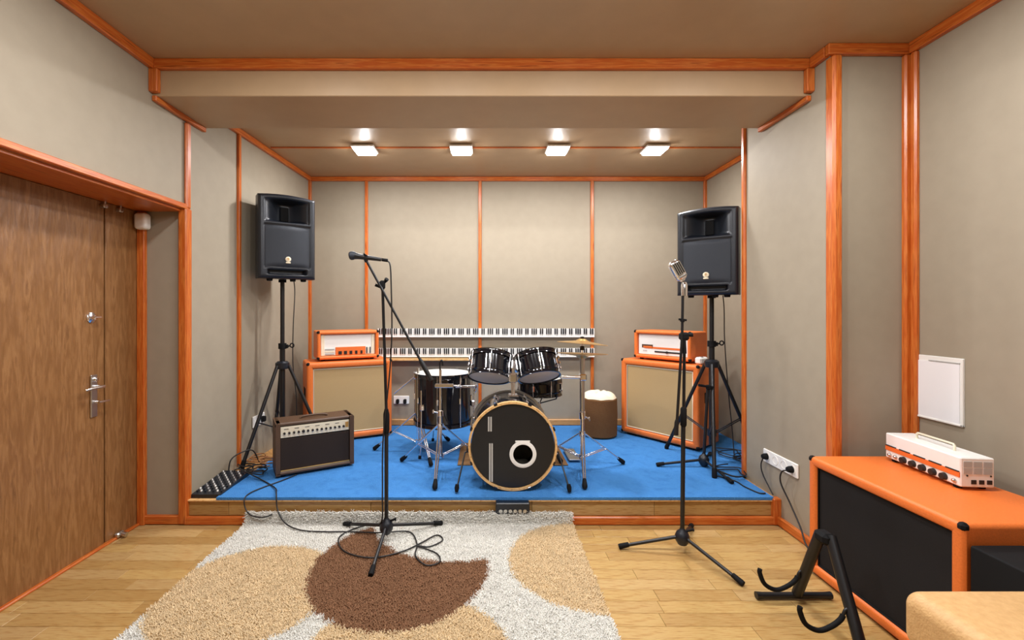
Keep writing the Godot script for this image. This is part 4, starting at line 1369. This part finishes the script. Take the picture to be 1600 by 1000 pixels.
	var cr := [Vector3(0.0, 0.16, 0), Vector3(-0.03, 0.158, 0), Vector3(-0.05, 0.12, 0), Vector3(-0.09, 0.09, 0), Vector3(-0.14, 0.075, 0), Vector3(-0.19, 0.1, 0), Vector3(-0.213, 0.15, 0), Vector3(-0.212, 0.17, 0)]
	for z in [-0.145, 0.115]:
		var pts := curve(cr.map(func(q): return q + Vector3(0, 0, z)), 5)
		var c := put("cradle", MB.new().tube(pts, 0.006, 8), M.black_metal, t)
		put("padding", MB.new().tube(pts.slice(8), 0.0098, 10), M.rubber, c)

# ------------------------------------------------------------------ things on the walls
func wall_items() -> void:
	# two rows of piano keys on the back wall
	for row in 2:
		var y := [1.122, 0.92][row] as float
		var t := thing("piano_keyboard", ["long white piano keyboard on the back wall, upper of the two", "long white piano keyboard on the back wall, lower one behind the drums"][row], "keyboard", Vector3(-1.085, y, -4.565), 0.0, "keyboards on the back wall")
		var wk := MB.new()
		var bk := MB.new()
		var kw := 2.205 / 104.0
		for i in 104:
			wk.box(Vector3((i + 0.5) * kw, 0.0, 0.0), Vector3(kw - 0.0016, 0.09, 0.016))
			if not i % 7 in [2, 6] and i < 103:
				bk.box(Vector3((i + 1) * kw, 0.016, 0.012), Vector3(kw * 0.56, 0.058, 0.014), 0.0015)
		put("white_keys", wk, M.ivory, t).set_meta("kind", "stuff")
		put("black_keys", bk, M.gloss_black, t).set_meta("kind", "stuff")
		bx("key_bed", Vector3(1.1025, 0.0, -0.022), Vector3(2.205, 0.088, 0.025), M.white, t, 0.003)
		bx("key_lip", Vector3(1.1025, -0.04, 0.006), Vector3(2.205, 0.012, 0.02), M.white, t, 0.003)
	bx("wall_shelf", Vector3(-0.57, 0.853, -4.55), Vector3(0.96, 0.022, 0.085), M.hoop_wood, self, 0.003)
	tag(get_node("wall_shelf"), "thin wooden shelf under the lower piano keyboard", "shelf")
	# socket strip on the pier
	var t := thing("socket_strip", "white strip of four wall sockets on the right pier with two black plugs", "wall socket", Vector3(1.86, 0.395, -2.81), -PI / 2)
	bx("plate", Vector3(0, 0, 0.006), Vector3(0.325, 0.086, 0.012), M.white, t, 0.004)
	for i in 4:
		var k := MB.new()
		k.T = Transform3D(Basis(Vector3.RIGHT, PI / 2), Vector3(-0.12 + i * 0.08, 0, 0.012))
		k.lathe([Vector2(0.03, 0.0), Vector2(0.03, 0.002), Vector2(0.021, 0.002), Vector2(0.021, -0.004), Vector2(0.0, -0.004)], 24)
		put("socket", k, M.white, t)
	for x in [-0.12, 0.12]:
		var k := MB.new()
		k.T = Transform3D(Basis(Vector3.RIGHT, PI / 2), Vector3(x, 0, 0.008))
		k.lathe([Vector2(0.02, 0.0), Vector2(0.02, 0.02), Vector2(0.014, 0.036), Vector2(0, 0.038)], 18)
		put("plug", k, M.rubber, t)
	tag(put("mains_lead", MB.new().tube(curve([Vector3(1.825, 0.39, -2.93), Vector3(1.815, 0.34, -2.94), Vector3(1.82, 0.28, -2.93), Vector3(1.832, 0.2, -2.87), Vector3(1.828, 0.182, -2.84)], 8), 0.004, 6), M.cable), "black power cord hanging from the far plug of the socket strip", "cable")
	tag(put("mains_lead", MB.new().tube(curve([Vector3(1.825, 0.39, -2.69), Vector3(1.805, 0.37, -2.72), Vector3(1.808, 0.3, -2.735), Vector3(1.826, 0.2, -2.68), Vector3(1.825, 0.1, -2.59), Vector3(1.81, 0.03, -2.52), Vector3(1.80, 0.008, -2.42), Vector3(1.86, 0.008, -2.36)], 8), 0.0045, 6), M.cable), "black power cord running from the near plug of the socket strip to the floor", "cable")
	# small outlets
	t = thing("wall_outlet", "white double outlet low on the back wall beside the left orange cabinet", "wall socket", Vector3(-0.855, 0.43, -4.615))
	bx("plate", Vector3(0, 0, 0.006), Vector3(0.16, 0.082, 0.012), M.white, t, 0.003)
	for x in [-0.035, 0.04]:
		bx("plug", Vector3(x, -0.012, 0.028), Vector3(0.03, 0.045, 0.036), M.rubber, t, 0.006)
	t = thing("wall_outlet", "white double outlet on the left stage wall behind the speaker stand", "wall socket", Vector3(-1.8515, 0.455, -3.66), PI / 2)
	bx("plate", Vector3(0, 0, 0.006), Vector3(0.18, 0.09, 0.012), M.white, t, 0.003)
	bx("plug", Vector3(0.04, 0.0, 0.026), Vector3(0.035, 0.045, 0.036), M.rubber, t, 0.006)
	# sheet in a wall holder
	t = thing("wall_sheet", "white sheet in a white holder on the right wall above the small amplifier", "paper", Vector3(2.28, 0.957, -2.245), -PI / 2)
	bx("holder", Vector3(0, 0, 0.003), Vector3(0.24, 0.325, 0.006), M.white, t, 0.002)
	bx("sheet", Vector3(0, -0.008, 0.008), Vector3(0.205, 0.285, 0.003), M.paper, t)
	for x in [-0.114, 0.114]:
		bx("rim", Vector3(x, 0, 0.008), Vector3(0.012, 0.325, 0.01), M.white, t, 0.003)
	bx("rim", Vector3(0, -0.157, 0.008), Vector3(0.24, 0.012, 0.01), M.white, t, 0.003)
	bx("clip_line", Vector3(0.03, 0.138, 0.009), Vector3(0.15, 0.005, 0.004), M.silver_tape, t)
	# detector over the door jamb
	t = thing("motion_detector", "small white detector in the top corner of the door recess", "detector", Vector3(-2.135, 1.875, -2.807))
	put("body", MB.new().cushion(Vector3(0, 0.03, 0.01), Vector3(0.075, 0.1, 0.06), 0.018), M.white, t)

# ------------------------------------------------------------------ clutter
func small_things() -> void:
	# mixing desk
	var t := thing("mixing_desk", "black mixing desk covered in small knobs at the left front corner of the stage", "mixer", Vector3(-1.775, STAGE, -3.03))
	var b := MB.new()
	b.prism([Vector2(-0.175, 0), Vector2(0.175, 0), Vector2(0.175, 0.05), Vector2(-0.175, 0.022)].map(func(q): return Vector2(q.x, q.y)), -0.095, 0.095)
	var body := put("body", b, M.plastic, t)
	body.rotation.y = PI / 2
	for i in 7:
		for j in 10:
			var zz := -0.15 + j * 0.032
			var y := lerpf(0.05, 0.022, (zz + 0.175) / 0.35)
			var k := MB.new()
			if j < 7:
				k.lathe([Vector2(0.0055, y), Vector2(0.004, y + 0.01), Vector2(0, y + 0.01)], 8)
			else:
				k.box(Vector3(0, y + 0.006, 0), Vector3(0.008, 0.012, 0.014), 0.002)
			var o := put("knob" if j < 7 else "fader", k, [M.white, M.plastic, M.silver_tape, M.grille_steel][(i * 3 + j * 5) % 4], t)
			o.position = Vector3(-0.078 + i * 0.026, 0, zz)
	# heap of leads behind the desk
	var rng := RandomNumberGenerator.new()
	rng.seed = 8
	for c in 5:
		var ctr: Vector3 = [Vector3(-1.755, STAGE, -3.30), Vector3(-1.64, MAT, -3.40), Vector3(-1.60, MAT, -3.58), Vector3(-1.77, STAGE, -3.50), Vector3(-1.625, MAT, -3.20)][c]
		var pts := []
		for k in 22:
			var a := k * 0.75 + c
			var r := 0.04 + rng.randf() * 0.042
			pts.append(ctr + Vector3(cos(a) * r, 0.012 + 0.0045 * k * 0.5 + rng.randf() * 0.006, sin(a) * r * 0.9))
		tag(put("cable_coil", MB.new().tube(curve(pts, 4), 0.0048, 6), M.cable if c % 2 == 0 else M.cable_tan), ["black cable coil nearest the mixing desk", "tan cable coil at the foot of the left speaker stand", "black cable coil beside the brown combo amplifier", "tan cable coil against the left stage wall", "black cable coil on the blue carpet edge near the mixing desk"][c], "cable", "coiled leads in the left corner of the stage")
	tag(put("cable_loop", MB.new().tube(curve([Vector3(-1.83, 0.17, -3.2), Vector3(-1.825, 0.27, -3.22), Vector3(-1.79, 0.305, -3.28), Vector3(-1.74, 0.3, -3.36), Vector3(-1.71, 0.2, -3.4)], 8), 0.0045, 6), M.cable), "stiff black cable loop arching above the leads by the left wall", "cable")
	tag(put("speaker_cable", MB.new().tube(curve([Vector3(-1.6, 1.62, -3.75), Vector3(-1.575, 1.5, -3.72), Vector3(-1.58, 1.2, -3.7), Vector3(-1.59, 0.9, -3.72), Vector3(-1.57, 0.6, -3.74), Vector3(-1.58, 0.19, -3.76)], 8), 0.004, 6), M.cable), "black cable hanging from the left loudspeaker", "cable")
	tag(put("speaker_cable", MB.new().tube(curve([Vector3(1.9, 1.47, -3.57), Vector3(1.91, 1.35, -3.57), Vector3(1.93, 1.1, -3.6), Vector3(1.97, 0.7, -3.62), Vector3(2.0, 0.4, -3.62), Vector3(1.98, 0.185, -3.55)], 8), 0.004, 6), M.cable), "black cable hanging from the right loudspeaker", "cable")
	for c in 3:
		var ctr: Vector3 = [Vector3(1.98, MAT, -3.62), Vector3(2.06, MAT, -3.5), Vector3(1.76, MAT, -3.2)][c]
		var pts := []
		for k in 18:
			var a := k * 0.8 + c * 2
			var r := 0.06 + rng.randf() * 0.06
			pts.append(ctr + Vector3(cos(a) * r, 0.008 + 0.002 * k + rng.randf() * 0.005, sin(a) * r))
		tag(put("cable_coil", MB.new().tube(curve(pts, 4), 0.0042, 6), M.cable), ["tangled black cable behind the right speaker stand", "tangled black cable against the right wall of the stage", "tangled black cable on the blue carpet by the right pier"][c], "cable", "tangled cables at the right of the stage")
	tag(put("stage_cable", MB.new().tube(curve([Vector3(1.64, MAT + 0.006, -3.18), Vector3(1.72, MAT + 0.006, -3.08), Vector3(1.73, MAT + 0.006, -2.98), Vector3(1.76, MAT + 0.006, -2.88), Vector3(1.8, MAT + 0.006, -2.87)], 8), 0.0045, 6), M.cable), "black cable lying across the front right corner of the blue carpet", "cable")
	tag(put("stage_cable", MB.new().tube(curve([Vector3(-1.34, MAT + 0.006, -3.2), Vector3(-1.40, MAT + 0.006, -3.08), Vector3(-1.46, MAT + 0.006, -2.98), Vector3(-1.50, MAT + 0.008, -2.88), Vector3(-1.505, 0.17, -2.812), Vector3(-1.49, 0.12, -2.79), Vector3(-1.44, 0.085, -2.765), Vector3(-1.36, 0.078, -2.755), Vector3(-1.31, 0.09, -2.765)], 8), 0.004, 6), M.cable), "black cable loop drooping over the left front edge of the blue carpet", "cable")
	# effect box fixed to the stage front
	t = thing("connection_box", "small black connection box on the stage front above the rug", "box", Vector3(0.175, 0.085, -2.792))
	bx("body", Vector3(0, 0.035, -0.008), Vector3(0.21, 0.07, 0.05), M.plastic, t, 0.005)
	for i in 6:
		var k := MB.new()
		k.T = Transform3D(Basis(Vector3.RIGHT, PI / 2), Vector3(-0.075 + i * 0.03, 0.022, 0.016))
		k.lathe([Vector2(0.011, 0), Vector2(0.011, 0.006), Vector2(0.007, 0.006), Vector2(0.007, 0.002), Vector2(0, 0.002)], 12)
		put("jack", k, M.steel, t)
	tag(put("box_cable", MB.new().tube(curve([Vector3(0.075, 0.1, -2.79), Vector3(0.0, 0.092, -2.785), Vector3(-0.1, 0.086, -2.79), Vector3(-0.16, 0.084, -2.8)], 6), 0.004, 6), M.cable), "short black cable leading left from the connection box", "cable")
	# white adapter on the right cabinet
	t = thing("power_adapter", "small white power adapter on top of the right orange cabinet", "adapter", Vector3(1.852, MAT + 0.721, -3.826), atan2(-0.786, 0.618))
	bx("body", Vector3(0, 0.03, 0), Vector3(0.06, 0.058, 0.12), M.white, t, 0.012)
	bx("switch", Vector3(0.01, 0.06, 0.01), Vector3(0.02, 0.006, 0.012), M.dark_print, t, 0.001)
